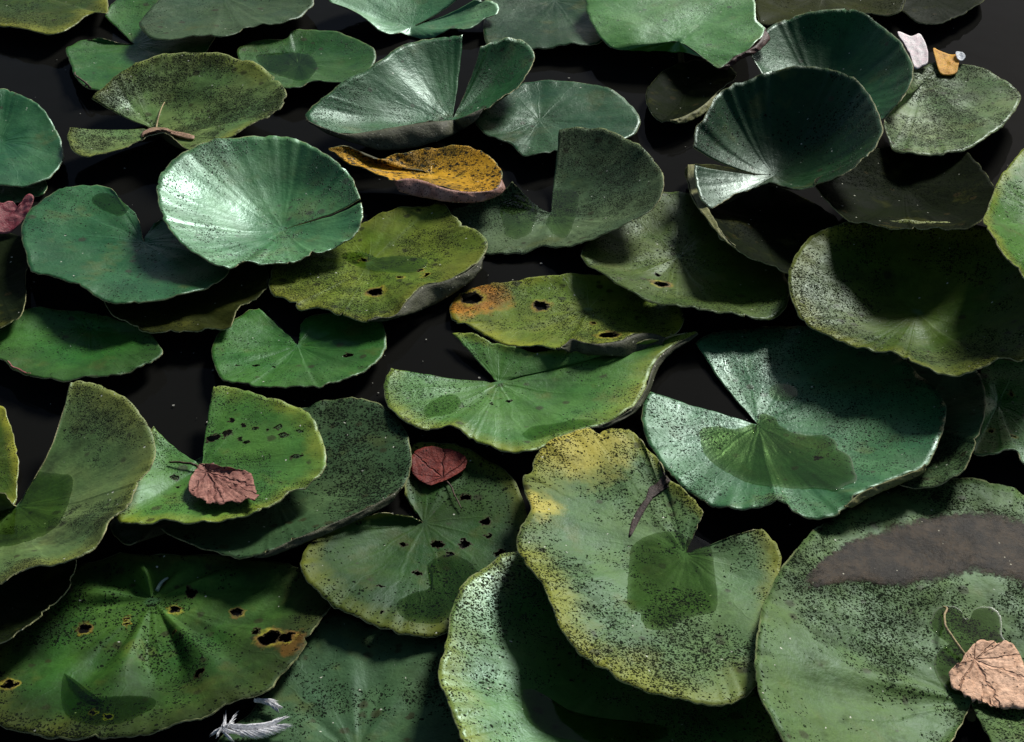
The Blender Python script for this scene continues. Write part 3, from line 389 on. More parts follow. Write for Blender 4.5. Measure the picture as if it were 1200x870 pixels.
HEIGHTS = {
 'p1': [0.006, 0.012, 0.0, -0.008, 0.0, 0.0],
 'p2': [0.003, 0.0085, -0.0038, -0.0055, 0.0004, -0.0009],
 'p3': [0.0148, 0.0122, -0.0002, -0.0082, -0.0, 0.0001],
 'p4': [0.0101, 0.031, 0.0058, 0.0059, -0.0006, -0.0002],
 'p5': [0.0139, 0.0325, -0.0142, 0.0111, 0.0006, 0.0007],
 'p6': [0.021, 0.0093, -0.0064, -0.0088, -0.0026, 0.0001],
 'p7': [0.003, 0.0111, 0.0008, -0.0106, -0.0006, -0.0006],
 'p8': [0.0048, 0.0114, 0.0012, -0.0082, -0.0004, 0.0001],
 'p9': [0.0072, 0.0125, 0.0001, -0.009, -0.0003, -0.0],
 'p10': [0.0185, 0.0132, -0.0104, 0.0077, -0.0006, 0.0002],
 'p11': [0.003, 0.0074, -0.0069, 0.0008, 0.0031, 0.001],
 'p12': [0.0078, 0.0128, -0.0026, 0.0162, 0.0004, 0.0002],
 'p13': [0.006, 0.035, -0.004, 0.02, 0.0, 0.0],
 'p14': [0.0054, 0.0117, -0.0003, -0.0075, 0.0001, 0.0002],
 'p15': [0.003, 0.0096, 0.0043, -0.0062, -0.0012, -0.001],
 'p16': [0.0429, -0.0016, 0.0127, 0.0074, 0.0042, -0.0004],
 'p17': [0.003, 0.0437, 0.0175, 0.02, 0.0011, 0.004],
 'p18': [0.0236, 0.0572, 0.0215, 0.0224, 0.0004, 0.0014],
 'p19': [0.0143, 0.0208, -0.0135, -0.023, 0.0081, 0.0076],
 'p20': [0.016, 0.0158, -0.0006, -0.0156, -0.0025, 0.0004],
 'p21': [0.0247, 0.0367, 0.0026, -0.0313, -0.001, -0.0047],
 'p22': [0.0727, 0.0271, -0.0073, -0.0312, -0.0067, 0.0005],
 'p23': [0.025, 0.044, 0.0188, -0.0021, 0.0016, -0.0018],
 'p24': [0.0046, 0.0162, -0.007, -0.019, -0.0043, 0.0017],
 'p25': [0.0031, 0.0191, 0.012, -0.0124, 0.0045, -0.008],
 'p26': [0.0057, 0.0116, 0.0127, -0.0137, -0.0004, -0.0055],
 'p27': [0.0036, 0.011, 0.0016, -0.008, -0.0003, -0.0001],
 'p28': [0.003, 0.0094, 0.0018, -0.0103, -0.0035, -0.0024],
 'p29': [0.0047, 0.0154, -0.0006, -0.0069, 0.0002, 0.0004],
 'p30': [0.0048, 0.0114, 0.0011, -0.0085, -0.0003, 0.0003],
 'p31': [0.003, 0.0161, 0.0066, -0.0093, -0.0011, 0.0022],
 'p32': [0.02, 0.015, 0.0, -0.004, 0.0, 0.0],
 'p33': [0.0047, 0.0273, 0.022, 0.0155, -0.0007, -0.0],
 'p34': [0.0197, 0.0173, 0.0023, -0.0081, -0.0008, 0.0],
 'p35': [0.0169, 0.0412, 0.0014, -0.0072, 0.0005, 0.0005],
 'p36': [0.003, 0.0079, -0.0024, -0.0002, 0.0022, 0.0015],
 'p37': [0.003, 0.0157, 0.0086, -0.0101, -0.0026, 0.0015],
 'p38': [0.0181, 0.0143, 0.0043, -0.0077, 0.0012, 0.0003],
 'p39': [0.003, 0.0121, 0.0051, -0.0077, -0.0054, -0.0005],
 'p40': [0.003, 0.0102, -0.0087, -0.0047, 0.0008, 0.005],
 'p41': [0.003, 0.0293, -0.0193, -0.022, 0.001, 0.0009],
 'p42': [0.0281, 0.0161, -0.0127, -0.0099, -0.0025, 0.0082],
 'p43': [0.0166, 0.0231, -0.0183, -0.0191, 0.0096, -0.006],
 'p44': [0.0041, 0.0111, -0.0005, -0.0097, 0.0005, -0.0003],
 'p45': [0.003, 0.0097, 0.0047, -0.0077, -0.0016, -0.0001],
 'p46': [0.011, 0.0131, 0.0022, -0.008, 0.0007, -0.0],
 'p47': [0.006, 0.012, 0.0, -0.008, 0.0, 0.0],
 'p49': [0.006, 0.012, 0.0, -0.008, 0.0, 0.0],
}
PWR = 1.7
BVH = {}; ROOT = {}
GROUP = 'water lily pads crowding the pond'
def edge_h(H, th):
    return H[0]+H[1]+H[2]*math.cos(th)+H[3]*math.sin(th)+H[4]*math.cos(2*th)+H[5]*math.sin(2*th)
def pixth(c, p): return math.atan2(-(p[1]-c[1])/.6, p[0]-c[0])
def hit(pid, px, py):
    """the point of a pad's upper face seen at a photo pixel, and its normal"""
    d = ray(px, py).normalized(); loc, n, i, dist = BVH[pid].ray_cast(CAM, d)
    if loc is None:
        loc, n, i, dist = BVH[pid].find_nearest(at(px, py, .02))
    if n.z < 0: n = -n
    return loc, n
for k_, (pid, d) in enumerate(PADS.items()):
    H = HEIGHTS[pid]; c = d['c']; opn = d['open']; seed = k_*1.7+.3
    E = cr(d['pts'], opn, 7)
    if opn: E = E
    C3 = at(c[0], c[1], H[0]); N = len(E); RN = 22
    e3 = []; rip = []
    for i, e in enumerate(E):
        th = pixth(c, e); z = edge_h(H, th)
        s_ = seed*5
        rp = .0042*nz(e[0]/28+s_, e[1]/28)+.0022*nz(e[0]/11+s_, e[1]/11)
        j = (1.3*nz(e[0]/9+s_, e[1]/9, 3.)+.7*nz(e[0]/4+s_, e[1]/4, 5.))
        j2 = (1.3*nz(e[0]/9+s_, e[1]/9, 8.)+.7*nz(e[0]/4+s_, e[1]/4, 9.))
        bite = max(0, nz(e[0]/8+s_, e[1]/8, 12.)-.38)*14*(.35+d.get('sp', .3)); q_ = math.hypot(e[0]-c[0], e[1]-c[1])+1
        j -= bite*(e[0]-c[0])/q_; j2 -= bite*(e[1]-c[1])/q_
        e3.append(at(e[0]+j, e[1]+j2, max(z, .0035))); rip.append(rp)
    rows = [[C3]*N]; lp = [None]
    vein = d.get('vein', 1.)
    for r in range(1, RN+1):
        t = (r/RN)**.85; row = []; lr = []
        for i in range(N):
            p = C3.lerp(e3[i], t); f = t**PWR
            dx, dy = e3[i].x-C3.x, e3[i].y-C3.y; th = math.atan2(dy, dx); R_ = math.hypot(dx, dy)
            z = C3.z+(e3[i].z-C3.z)*f
            env = t*(1-t)*4 if t > .5 else (t*2)**.7 if t < .5 else 1
            env = min(1, env)
            z += env*(.0014*vein*nz(math.cos(th)*3.2+seed, math.sin(th)*3.2, t*.5+seed)+.0002*vein*nz(math.cos(th)*8+seed, math.sin(th)*8, t*.8)
                      + .0040*nz(p.x*16+seed, p.y*16, 1.)*(1-t**4))
            z += d.get('fold', 0)*1.6*nz(math.cos(th)*2.6+seed, math.sin(th)*2.6+3)*math.exp(-((t-.45)/.28)**2)
            z += rip[i]*t**9
            z -= .004*math.exp(-(t/.07)**2)
            if opn:
                wt = math.exp(-i/(N*.05))*nz(seed*3, 1)*2 - math.exp(-(N-1-i)/(N*.05))*nz(seed*3, 9)*2
                wt = wt*.05*R_*math.sin(math.pi*t) + .0012*nz(t*9, seed)*(math.exp(-i/4)+math.exp(-(N-1-i)/4))
                p.x -= math.sin(th)*wt; p.y += math.cos(th)*wt
            p = Vector((p.x, p.y, max(z, .0025))); row.append(p)
            lr.append((t*math.cos(th), t*math.sin(th), t))
        rows.append(row); lp.append(lr)
    rt = empty('lily_pad', (C3.x, C3.y, C3.z)); tag(rt, d['label'], 'lily pad', GROUP); ROOT[pid] = rt
    # lookup surface first, so that marks can be placed on it
    Vb = [C3]+[p for row in rows[1:] for p in row]; Fb = []
    for r in range(RN):
        for i in range(N-1 if opn else N):
            k = (i+1) % N
            if r == 0: Fb.append((0, 1+i, 1+k))
            else: Fb.append((1+(r-1)*N+i, 1+r*N+i, 1+r*N+k, 1+(r-1)*N+k))
    BVH[pid] = BVHTree.FromPolygons(Vb, Fb)
    def loc3(L):
        out = []
        for q in L:
            p, n = hit(pid, q[0], q[1]); out.append((p-C3, q[2]*mpp(p))+tuple(q[3:]))
        return out
    a, b = [(q[0]*1.0, q[1]*.97, q[2]*1.12*(.85 if d['col'] in ('sage', 'grey', 'grey2', 'spk2', 'yellowing', 'spk') else .66)) if d['col'] != 'orange' else q for q in COLS[d['col']]]
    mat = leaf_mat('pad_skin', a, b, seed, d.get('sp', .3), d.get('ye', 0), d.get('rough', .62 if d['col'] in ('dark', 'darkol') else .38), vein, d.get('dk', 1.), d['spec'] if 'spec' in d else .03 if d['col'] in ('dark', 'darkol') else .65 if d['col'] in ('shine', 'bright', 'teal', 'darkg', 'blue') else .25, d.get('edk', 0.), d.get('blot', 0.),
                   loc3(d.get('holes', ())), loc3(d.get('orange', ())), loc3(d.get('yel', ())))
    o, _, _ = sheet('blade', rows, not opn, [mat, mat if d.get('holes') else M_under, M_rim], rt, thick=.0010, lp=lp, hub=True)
    # the stalk that carries it down into the water
    sw = Vector((.02*math.sin(seed), .02*math.cos(seed), 0))
    tube('stalk', [C3-Vector((0, 0, .0055)), C3+sw*.4-Vector((0, 0, .03)), C3+sw*1.5-Vector((0, 0, .12)), C3+sw*3-Vector((0, 0, .3))], [.0042, .004, .004, .004], M_stalk, rt)
    if 'lip' in d:
        A = cr(d['lip'][0], True, 8); Bq = cr(d['lip'][1], True, 8)
        # resample both to the same count
        def rs(P_, n):
            L = np.r_[0, np.cumsum(np.hypot(*np.diff(P_, axis=0).T))]; u = np.linspace(0, L[-1], n)
            return np.c_[np.interp(u, L, P_[:, 0]), np.interp(u, L, P_[:, 1])]
        n_ = 90; A = rs(A, n_); Bq = rs(Bq, n_); lrows = [[] for _ in range(8)]
        for i in range(n_):
            zr = edge_h(H, pixth(c, A[i]))+.001; gap = np.hypot(*(Bq[i]-A[i]))
            dz = min(gap*9e-4*.75, zr-.005) if not d.get('lipin') else -.001
            tp = i/(n_-1); pin = min(1, 12*tp, 12*(1-tp))
            for q in range(8):
                u = q/7
                uu = u*pin if not d.get('lipin') else u
                px = A[i]+(Bq[i]-A[i])*uu + np.array([.8*nz(i*.21+seed, u*2), .8*nz(i*.21+seed, u*2, 7.)])*u
                z = zr-dz*(uu**1.3)+.0015*nz(i*.12+seed, u*1.5, 4.)*(u*(1-u)*4)
                lrows[q].append(at(px[0], px[1], max(z, .004)))
        sheet('curled_edge', lrows, False, [M_lip[d.get('liped', 'grey')]], rt, thick=.0012, under=True)

# ------------------------------------------------------------------ overlays that lie on pads
def poly_on(name, pid, pts, mats, label=None, cat=None, parent=None, lift=.001, edge=0., curl=0., crum=0., n=6, rn=12, thick=.0006, seed=0., fall=6, opn=False, cen=None, group=None, jit=.8, lpos=False):
    E = cr(pts, False, n); c = np.array(cen) if cen else E.mean(0); rows = []; lp = []
    for r in range(rn+1):
        t = r/rn; row = []; lr = []
        for e in E:
            q = c+(e-c)*t
            q = q+t*np.array([jit*nz(e[0]/6+seed, e[1]/6), jit*nz(e[0]/6+seed, e[1]/6, 5.)])
            p, nn = hit(pid, q[0], q[1])
            k = lift*(1-t**fall)+edge*t**fall+curl*t*t*(1+.8*nz(e[0]/20+seed, e[1]/20, 2.))
            k += crum*abs(nz(q[0]/9+seed, q[1]/9, 1.))+crum*.5*abs(nz(q[0]/4+seed, q[1]/4, 1.))
            p = p+nn*max(k, .0003); row.append(p)
            th = math.atan2(-(e[1]-c[1])/.65, e[0]-c[0]); lr.append((t*math.cos(th), t*math.sin(th), t))
        rows.append(row); lp.append(lr)
    ctr = sum(rows[0], Vector())/len(rows[0])
    o, _, _ = sheet(name, rows, True, mats, parent, None if parent else ctr, thick=thick, hub=True, lp=lp)
    if not parent: tag(o, label, cat, group)
    return o
M_pud = puddle_mat((.70, .77, .60, 1)); M_wet = puddle_mat((.80, .86, .72, 1)); M_drop = puddle_mat((.82, .86, .78, 1))
PG = 'rainwater puddles on the pads'
def puddle(pid, pts, label, m=None, lift=.0016, seed=0., jit=1.2, n=6):
    return poly_on('puddle', pid, pts, [m or M_pud], label, 'puddle', lift=lift, edge=.0004, thick=.0003, seed=seed, group=PG, jit=jit, n=n)
puddle('p25', [(822,503),(840,500),(862,503),(885,495),(893,485),(908,490),(915,500),(940,510),(963,510),(975,513),(980,520),(983,527),(996,535),(1000,548),(1004,563),(990,570),(978,576),(960,573),(930,573),(900,570),(880,567),(860,558),(838,545),(825,530),(821,515)], 'big clear puddle around the notch of the large blue green pad', seed=1)
puddle('p25', [(901,458),(906,452),(920,451),(932,455),(935,462),(928,468),(914,469),(904,465)], 'single oval water drop above the big puddle on the blue green pad', M_drop, .0045, 2, .3)
puddle('p42', [(741,640),(757,629),(775,624),(792,623),(802,628),(812,640),(825,638),(834,644),(837,670),(840,690),(839,715),(815,722),(798,727),(790,733),(775,738),(760,737),(752,728),(750,718),(737,712),(735,695),(736,675),(738,655)], 'dark green puddle at the notch of the large yellowing pad', seed=3)
puddle('p43', [(1092,722),(1100,712),(1112,710),(1125,715),(1130,725),(1137,724),(1142,714),(1155,711),(1168,716),(1174,728),(1174,745),(1180,760),(1170,800),(1140,815),(1115,812),(1102,800),(1095,782),(1098,765),(1112,757),(1100,745),(1090,735)], 'olive puddle with lobed outline beneath the peach leaf', seed=4)
puddle('p39', [(75,790),(83,808),(98,822),(115,818),(140,816),(165,816),(182,820),(180,830),(165,838),(148,846),(125,850),(100,848),(80,840),(72,820)], 'thin puddle along the front hollow of the creased deep green pad', seed=5)
puddle('p35', [(30,556),(45,553),(62,555),(85,560),(80,590),(68,615),(45,630),(10,640),(-20,640),(-30,615),(0,600),(20,594),(25,575)], 'shaded puddle in the hollow of the pale edged pad at the left edge', seed=6)
puddle('p33', [(590,262),(586,245),(600,230),(620,225),(630,235),(628,255),(622,272),(605,280),(592,275)], 'wet olive patch on the flat left lobe of the heart shaped pad', M_wet, .001, 7)
puddle('p33', [(648,223),(662,222),(676,225),(678,240),(672,262),(664,278),(650,275),(640,262),(646,248)], 'wet patch at the foot of the upright lobe of the heart shaped pad', M_wet, .001, 8)
puddle('p29', [(497,478),(510,468),(527,462),(537,466),(540,476),(530,484),(515,488),(500,488)], 'small wet patch on the left lobe of the wide scalloped pad', M_wet, .001, 9)
puddle('p29', [(612,510),(625,500),(650,497),(672,492),(700,493),(690,499),(668,504),(645,510),(625,516)], 'long wet patch along the front edge of the wide scalloped pad', M_wet, .001, 10)
puddle('p40', [(502,660),(507,672),(502,690),(480,697),(465,708),(470,722),(490,730),(520,728),(550,700),(560,670),(530,650)], 'shaded puddle on the front right of the pad riddled with slits', seed=11)
puddle('p6', [(108,232),(120,226),(135,230),(148,238),(150,248),(140,253),(125,248),(112,241)], 'small dark wet patch on the back of the smooth dark teal pad', M_pud, .001, 12)
puddle('p31', [(400,300),(425,315),(460,320),(490,318),(500,305),(470,300),(440,302),(420,295)], 'shallow shiny pool across the middle of the olive pad with yellow ringed holes', M_wet, .001, 13)
puddle('p41', [(612,812),(620,808),(632,812),(660,830),(720,845),(780,852),(770,868),(700,872),(640,860),(615,838)], 'puddle in the hollow of the pad with a pale lit wall', M_pud, .001, 14)
puddle('p47', [(300,66),(330,62),(360,64),(372,78),(362,92),(345,94),(325,88),(310,80)], 'dim puddle on the small half wet pad at the top', M_pud, .001, 15)

# mud film dried onto the biggest pad
M_mud = rough_mat('dried_mud', (.008, .006, .003), (.046, .031, .016), .55, .4, 30, .065, .02)
nt = M_mud.node_tree; s_ = NT.__new__(NT); s_.m = M_mud; s_.t = nt; s_.N = nt.nodes     # the film thins out and breaks up at its edge
n_ = s_.N.new('ShaderNodeAttribute'); n_.attribute_name = 'leafpos'; x_ = s_.N.new('ShaderNodeSeparateXYZ'); nt.links.new(n_.outputs['Vector'], x_.inputs[0])
al = s_.rng(s_.math('ADD', s_.math('MULTIPLY', x_.outputs[2], .62), s_.math('MULTIPLY_ADD', s_.noise(s_.obj(), 45, 3, .6), .45, s_.math('MULTIPLY', s_.noise(s_.obj(), 260, 4, .75), .7))), .62, .95, 0, .93)
nt.links.new(s_.math('MULTIPLY', al, s_.rng(s_.noise(s_.obj(), 38, 4, .7), .25, .5, .72, 1.)), s_.N['Principled BSDF'].inputs['Alpha'])
def strip_on(name, pid, top, bot, mats, parent, lift, n=90, m=14, seed=0.):
    def rs(P_):
        P_ = cr(P_, True, 6); L = np.r_[0, np.cumsum(np.hypot(*np.diff(P_, axis=0).T))]; u = np.linspace(0, L[-1], n)
        return np.c_[np.interp(u, L, P_[:, 0]), np.interp(u, L, P_[:, 1])]
    A, B = rs(top), rs(bot); rows = []; lp = []
    for j in range(m+1):
        u = j/m; row = []
        for i in range(n):
            jj = np.array([2.*nz(i*.35+seed, u*3), 2.2*nz(i*.35+seed, u*3, 5.)+1.2*nz(i*.9, u*3, 9.)])
            q = A[i]+(B[i]-A[i])*u+jj; p, nn = hit(pid, *q); ed = min(1, 5*u, 5*(1-u), 8*i/n)
            row.append(p+nn*(.0004+lift*ed))
        rows.append(row); lp.append([(0, 0, min(1, 3.2*u, 3.2*(1-u), 5*i/n)) for i in range(n)])
    return sheet(name, rows, False, mats, parent, thick=.0003, lp=lp)[0]
strip_on('mud_film', 'p43', [(932,693),(950,667),(965,651),(985,637),(1010,625),(1040,614),(1072,604),(1110,597),(1150,595),(1190,602),(1240,620),(1290,680)],
         [(934,696),(955,691),(975,687),(1000,685),(1020,686),(1045,691),(1060,693),(1075,687),(1095,686),(1115,681),(1140,678),(1165,679),(1180,684),(1195,691),(1230,706),(1288,690)], [M_mud], ROOT['p43'], .0005, seed=2.)
# brown stain and twig like scar on the yellowing pad
M_scar = rough_mat('brown_scar', (.020, .012, .010), (.060, .040, .034), .6, .5, 90)
poly_on('torn_scar', 'p42', [(737,628),(740,612),(747,598),(756,585),(761,572),(770,566),(778,557),(787,552),(790,560),(781,566),(783,572),(772,574),(765,585),(755,598),(747,613),(740,628)],
        [M_scar], parent=ROOT['p42'], lift=.0012, edge=.0006, thick=.0004, seed=5.)

# fallen leaves and petals
def dead_leaf_mat(name, a, b, veincol, rough=.6, k=9, sp=.15):
    s = NT(name); v = s.obj()
    n = s.N.new('ShaderNodeAttribute'); n.attribute_name = 'leafpos'
    x = s.N.new('ShaderNodeSeparateXYZ'); s.t.links.new(n.outputs['Vector'], x.inputs[0])
    ang = s.math('ARCTAN2', x.outputs[1], x.outputs[0])
    c = s.mix(s.rng(s.noise(v, 60, 5, .7), .35, .65), a, b)
    c = s.mix(1., c, s.rng(s.noise(v, 260, 4, .7), .3, .7, .6, 1.4, False), 'MULTIPLY')
    va = s.math('ADD', s.math('MULTIPLY', ang, k/(2*math.pi)), s.math('MULTIPLY', s.noise(v, 80, 2), .5))
    vl = s.math('MULTIPLY', s.math('ABSOLUTE', s.math('SUBTRACT', s.math('FRACT', va), .5)), x.outputs[2])
    vm = s.rng(vl, .0, .045, 1., 0.)
    c = s.mix(s.math('MULTIPLY', vm, .45), c, veincol)
    d, r, g = s.voro(v, 330); m = s.math('MULTIPLY', s.math('LESS_THAN', r, sp), s.rng(d, .2, .4, 1., 0.))
    c = s.mix(m, c, tuple(q*.15 for q in a))
    s.put(s.bsdf.inputs['Base Color'], c); s.bsdf.inputs['Roughness'].default_value = rough
    s.bsdf.inputs['Specular IOR Level'].default_value = .12
    s.put(s.bsdf.inputs['Normal'], s.bump(s.math('ADD', s.math('MULTIPLY', vm, -1.), s.noise(v, 150, 4, .7)), .002, .9))
    return s.m
def with_stem(name, label, pid, pts, m, stem, stem_mat, r0=.0012, rise=.004, **kw):
    E = np.array(pts, float).mean(0); p0, _ = hit(pid, *E)
    rt = empty(name, p0+Vector((0, 0, .001))); tag(rt, label, 'fallen leaf')
    b = poly_on('leaf_blade', pid, pts, [m], parent=rt, **kw)
    S_ = cr(stem, True, 6); pp = []
    for i, q in enumerate(S_):
        p, nn = hit(pid, *q); pp.append(p+nn*(.002+rise*math.sin(math.pi*i/(len(S_)-1)*.9)))
    tube('leaf_stem', pp, [r0*(1.25-.5*i/(len(pp)-1)) for i in range(len(pp))], stem_mat, rt, 6)
    return rt
M_peach = dead_leaf_mat('peach_leaf', (.54, .32, .20), (.66, .42, .28), (.34, .16, .10))
M_pinkl = dead_leaf_mat('pink_leaf', (.21, .085, .068), (.32, .155, .12), (.12, .04, .04))
M_redl = dead_leaf_mat('red_leaf', (.12, .018, .014), (.17, .032, .022), (.05, .008, .007))
M_stem = rough_mat('stem_tan', (.42, .36, .16), (.34, .24, .14), .5, .1); M_stemd = rough_mat('stem_brown', (.06, .035, .025), (.09, .05, .035), .5, .1)
with_stem('fallen_leaf', 'pale peach dry leaf with long curved stem on the biggest pad, bottom right', 'p43',
  [(1110,800),(1112,791),(1124,783),(1128,774),(1135,765),(1140,760),(1148,757),(1155,759),(1162,757),(1168,761),(1174,756),(1182,760),(1190,766),(1196,776),(1200,790),(1206,800),(1215,812),(1214,826),(1200,836),(1188,834),(1172,837),(1158,835),(1150,827),(1140,825),(1126,820),(1114,811)], M_peach,
  [(1135,776),(1125,769),(1114,758),(1106,746),(1104,733),(1107,722),(1104,716)], M_stem, rise=.010, lift=.004, edge=.003, curl=.003, crum=.002, thick=.0005, seed=3., rn=16, cen=(1140,778))
with_stem('fallen_leaf', 'crumpled dusky pink leaf on the pad pierced by rows of small holes', 'p34',
  [(223,582),(225,570),(231,559),(236,552),(248,553),(265,556),(280,558),(292,560),(298,567),(300,578),(304,590),(301,598),(292,596),(284,600),(272,597),(262,601),(252,600),(245,602),(238,596),(228,592)], M_pinkl,
  [(240,553),(230,550),(216,547),(198,545)], M_stemd, rise=.003, lift=.004, edge=.003, curl=.005, crum=.0035, thick=.0005, seed=8., rn=16, cen=(242,558))
with_stem('fallen_leaf', 'round dark red leaf lying at the back of the pad riddled with slits', 'p40',
  [(482,548),(484,536),(492,530),(503,528),(518,530),(530,531),(540,536),(547,543),(545,553),(535,560),(526,565),(515,570),(505,573),(494,569),(485,561)], M_redl,
  [(520,563),(528,573),(534,585),(541,599)], M_stemd, r0=.0008, rise=.002, lift=.003, edge=.003, curl=.002, crum=.001, thick=.0005, seed=12., rn=14, cen=(519,563))
def bit(name, label, cat, pid, pts, m, lift=.004, curl=.006, seed=0., crum=.003, edge=.003, **kw):
    return poly_on(name, pid, pts, [m], label, cat, lift=lift, edge=edge, curl=curl, crum=crum, thick=.0007, seed=seed, rn=10, jit=.5, **kw)
def stand(name, label, cat, pid, base, pts, m, tilt, curl=.0, seed=0., thick=.0008, rn=10):
    """a small thing standing on a pad: leans back by tilt degrees from upright"""
    p0, _ = hit(pid, *base); p0 = p0+Vector((0, 0, .005)); a = rad(tilt)
    nn = Vector((0, -math.cos(a), math.sin(a))); E = cr(pts, False, 6); c = E.mean(0); rows = []; lp = []
    R_ = max(np.hypot(*(e-c)) for e in E)
    for r in range(rn+1):
        row = []; t = r/rn; lr = []
        for e in E:
            q = c+(e-c)*t+t*np.array([.5*nz(e[0]/5+seed, e[1]/5), .5*nz(e[0]/5+seed, e[1]/5, 5.)])
            d_ = ray(*q); p = CAM+d_*((p0-CAM).dot(nn)/d_.dot(nn))
            row.append(p+nn*(curl*((q[0]-c[0])/R_)**2*(1 if q[0] < c[0] else .6)+.0015*nz(q[0]/6+seed, q[1]/6))); lr.append((t, 0, t))
        rows.append(row); lp.append(lr)
    o, _, _ = sheet(name, rows, True, [m], None, p0, thick=thick, hub=True, lp=lp); tag(o, label, cat); return o
stand('fallen_petal', 'white and pale pink petal on the back edge of the speckled mossy pad, upper right', 'petal', 'p20', (1076, 86),
    [(1051,43),(1060,41),(1068,43),(1077,39),(1082,47),(1086,57),(1087,74),(1080,78),(1072,80),(1068,68),(1061,55)], petal_mat('petal_white', (.90, .87, .85), (.88, .72, .74)), 86, .010, 2.)
stand('fallen_petal', 'orange yellow petal just right of the white one on the speckled mossy pad', 'petal', 'p20', (1110, 88),
    [(1093,60),(1100,60),(1108,63),(1116,64),(1123,67),(1123,77),(1120,86),(1110,88),(1101,85),(1097,74)], petal_mat('petal_yellow', (.78, .42, .03), (.70, .33, .03), .5, .08), 86, .006, 4.)
stand('fallen_petal', 'curled glossy pink petal between the dark pads at the left edge of the photo', 'petal', 'p9', (12, 278),
    [(-10,242),(4,239),(14,236),(22,243),(29,231),(35,228),(40,233),(36,245),(30,254),(20,266),(8,274),(-8,272)], petal_mat('petal_pink', (.50, .20, .20), (.30, .06, .08), .3), 65, .012, 6.)
bit('fallen_petal', 'narrow pinkish petal strip under the low deep green pad at the left edge', 'petal', 'p8',
    [(-10,434),(5,432),(20,436),(34,441),(30,444),(10,443),(-8,441)], petal_mat('petal_strip', (.42, .20, .18), (.30, .10, .09), .4), lift=.002, curl=.0, seed=7., crum=.001)
stand('fallen_petal', 'tiny white scrap beside the orange yellow petal', 'petal', 'p20', (1128, 76),
    [(1120,62),(1126,61),(1131,66),(1128,71),(1122,69)], petal_mat('petal_scrap', (.75, .78, .80), (.6, .65, .7), .3), 84, .002, 9.)
# feather
def feather(name, label, pid, line, wid, seed, mat):
    L = cr(line, True, 10); rt_p, _ = hit(pid, *L[0]); rt = empty(name, rt_p+Vector((0, 0, .003))); tag(rt, label, 'feather')
    bm = bmesh.new(); rnd = random.Random(seed); org = rt.location
    pts3 = []
    for i, q in enumerate(L):
        p, nn = hit(pid, *q); pts3.append(p+Vector((0, 0, .006)))
    for i in range(2, len(L)-1):
        u = i/(len(L)-1); d = (pts3[min(i+1, len(L)-1)]-pts3[i-1]).normalized(); sd = Vector((-d.y, d.x, 0)).normalized()
        for s in (-1, 1):
            for k in range(10):
                b = pts3[i-1].lerp(pts3[i], k/10)
                l_ = wid*min(1, u*2.2)*(.65+.5*rnd.random())*(1.05-.35*u)
                tip = b+sd*s*l_*.42+d*l_*(1.0+.5*rnd.random())+Vector((0, 0, .0035*rnd.random()))
                mid = b.lerp(tip, .55)+Vector((0, 0, .002)); wv = d*.0012
                vs_ = [bm.verts.new(v-org) for v in (b-wv, b+wv, mid+wv*.9, tip, mid-wv*.9)]
                bm.faces.new(vs_)
    r_ = bmesh.ops.extrude_face_region(bm, geom=bm.faces[:]); 
    for v in [g for g in r_['geom'] if isinstance(g, bmesh.types.BMVert)]: v.co.z -= .0002
    bmesh.ops.recalc_face_normals(bm, faces=bm.faces)
    m_ = bpy.data.meshes.new('barbs'); bm.to_mesh(m_); m_.materials.append(mat)
    o = bpy.data.objects.new('barbs', m_); col.objects.link(o); o.parent = rt
    tube('quill', pts3, [.0009*(1.2-u/len(pts3)) for u in range(len(pts3))], mat, rt, 6)
M_fea = petal_mat('feather_white', (.92, .92, .92), (.80, .80, .82), .6, .0)
feather('feather', 'white feather with a pointed quill lying at the bottom edge left of the middle', 'p44', [(247,847),(258,855),(272,860),(290,862),(306,861),(320,858)], .017, 3, M_fea)
feather('feather', 'tiny white downy feather above the larger feather near the bottom edge', 'p44', [(299,828),(306,829),(314,831),(323,836)], .008, 5, M_fea)
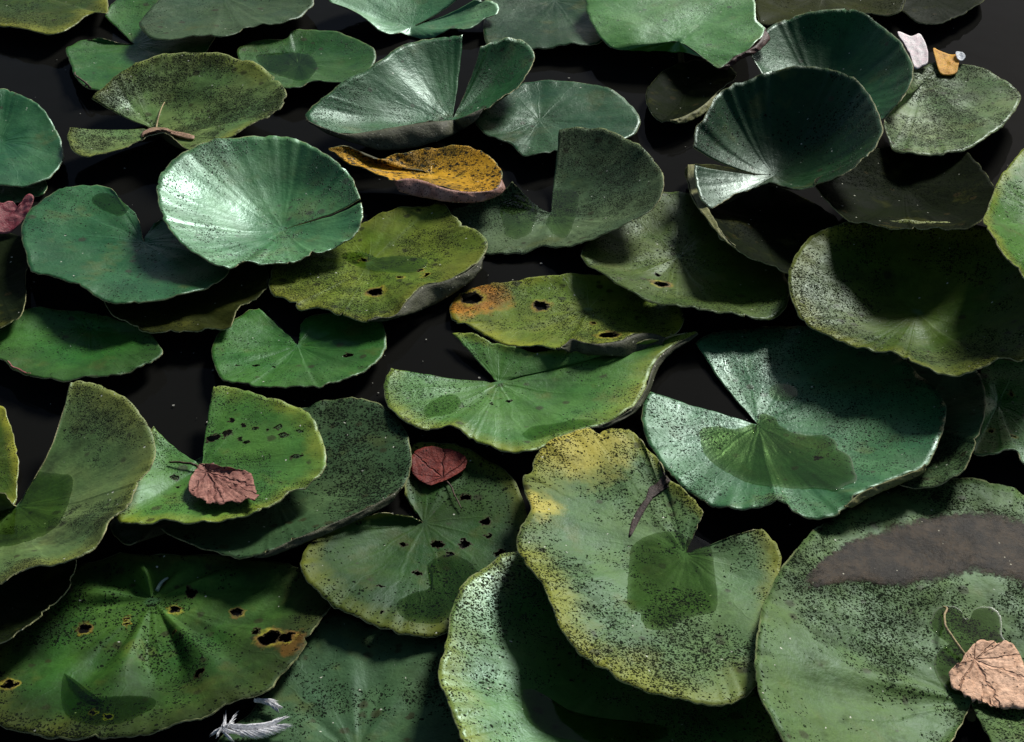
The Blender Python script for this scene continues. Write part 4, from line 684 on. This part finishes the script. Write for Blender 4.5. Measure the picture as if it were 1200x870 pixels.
# twigs
def twig(label, pid, line, r, m, hgt, cat='twig'):
    L = cr(line, True, 6); pp = [hit(pid, *q)[0]+Vector((0, 0, r+hgt*math.sin(math.pi*i/(len(L)-1)))) for i, q in enumerate(L)]
    o = tube('twig', pp, [r*(1.2-.6*i/len(pp)) for i in range(len(pp))], m, None, 6); tag(o, label, cat)
M_twig = rough_mat('twig_bark', (.10, .075, .055), (.16, .12, .09), .7, .2)
twig('thin pale twig standing at the centre of the densely speckled pad', 'p4', [(183,152),(186,142),(190,130),(193,121)], .0011, M_stem, .004)
twig('thin grey dead twig poking up from dark water left of the densely speckled pad', 'p2', [(72,126),(76,112),(82,98),(88,86)], .0014, M_twig, .006)
twig('thin dead twig lying across the grey one left of the densely speckled pad', 'p2', [(48,118),(60,119),(72,114),(80,106)], .0010, M_twig, .003)
twig('pale green blade fragment at the centre of the big creased deep green pad', 'p39', [(184,694),(190,686),(197,679)], .0016, rough_mat('blade_green', (.25,.34,.28), (.3,.38,.3), .4, .0), .002, 'stem')
# dry brown fold at the heart of the densely speckled pad
poly_on('dry_fold', 'p4', [(166,158),(172,153),(182,151),(194,152),(206,156),(218,158),(228,161),(226,165),(214,164),(202,160),(190,157),(178,157),(168,162)],
        [rough_mat('dry_fold', (.36, .22, .16), (.26, .17, .10), .6, .2, 90)], parent=ROOT['p4'], lift=.004, edge=.002, thick=.0006, seed=4.)
# pale crumbs afloat on the water
rnd = random.Random(11); bm = bmesh.new()
for i in range(420):
    p = at(rnd.uniform(-80, 1280), rnd.uniform(-30, 900), .0015); r = rnd.choice((.0006, .0008, .001, .0016)); a0 = rnd.random()*6
    vs_ = [bm.verts.new((p.x+r*math.cos(a0+k*1.05)*rnd.uniform(.6, 1.3), p.y+r*math.sin(a0+k*1.05)*rnd.uniform(.6, 1.3), p.z+rnd.uniform(0, .0006))) for k in range(6)]
    bm.faces.new(vs_)
m_ = bpy.data.meshes.new('floating_crumbs'); bm.to_mesh(m_); m_.materials.append(rough_mat('crumbs', (.3, .3, .26), (.18, .18, .15), .6, .1))
o = bpy.data.objects.new('floating_crumbs', m_); col.objects.link(o); tag(o, 'tiny pale crumbs floating on the dark water between the pads', 'debris', kind='stuff')
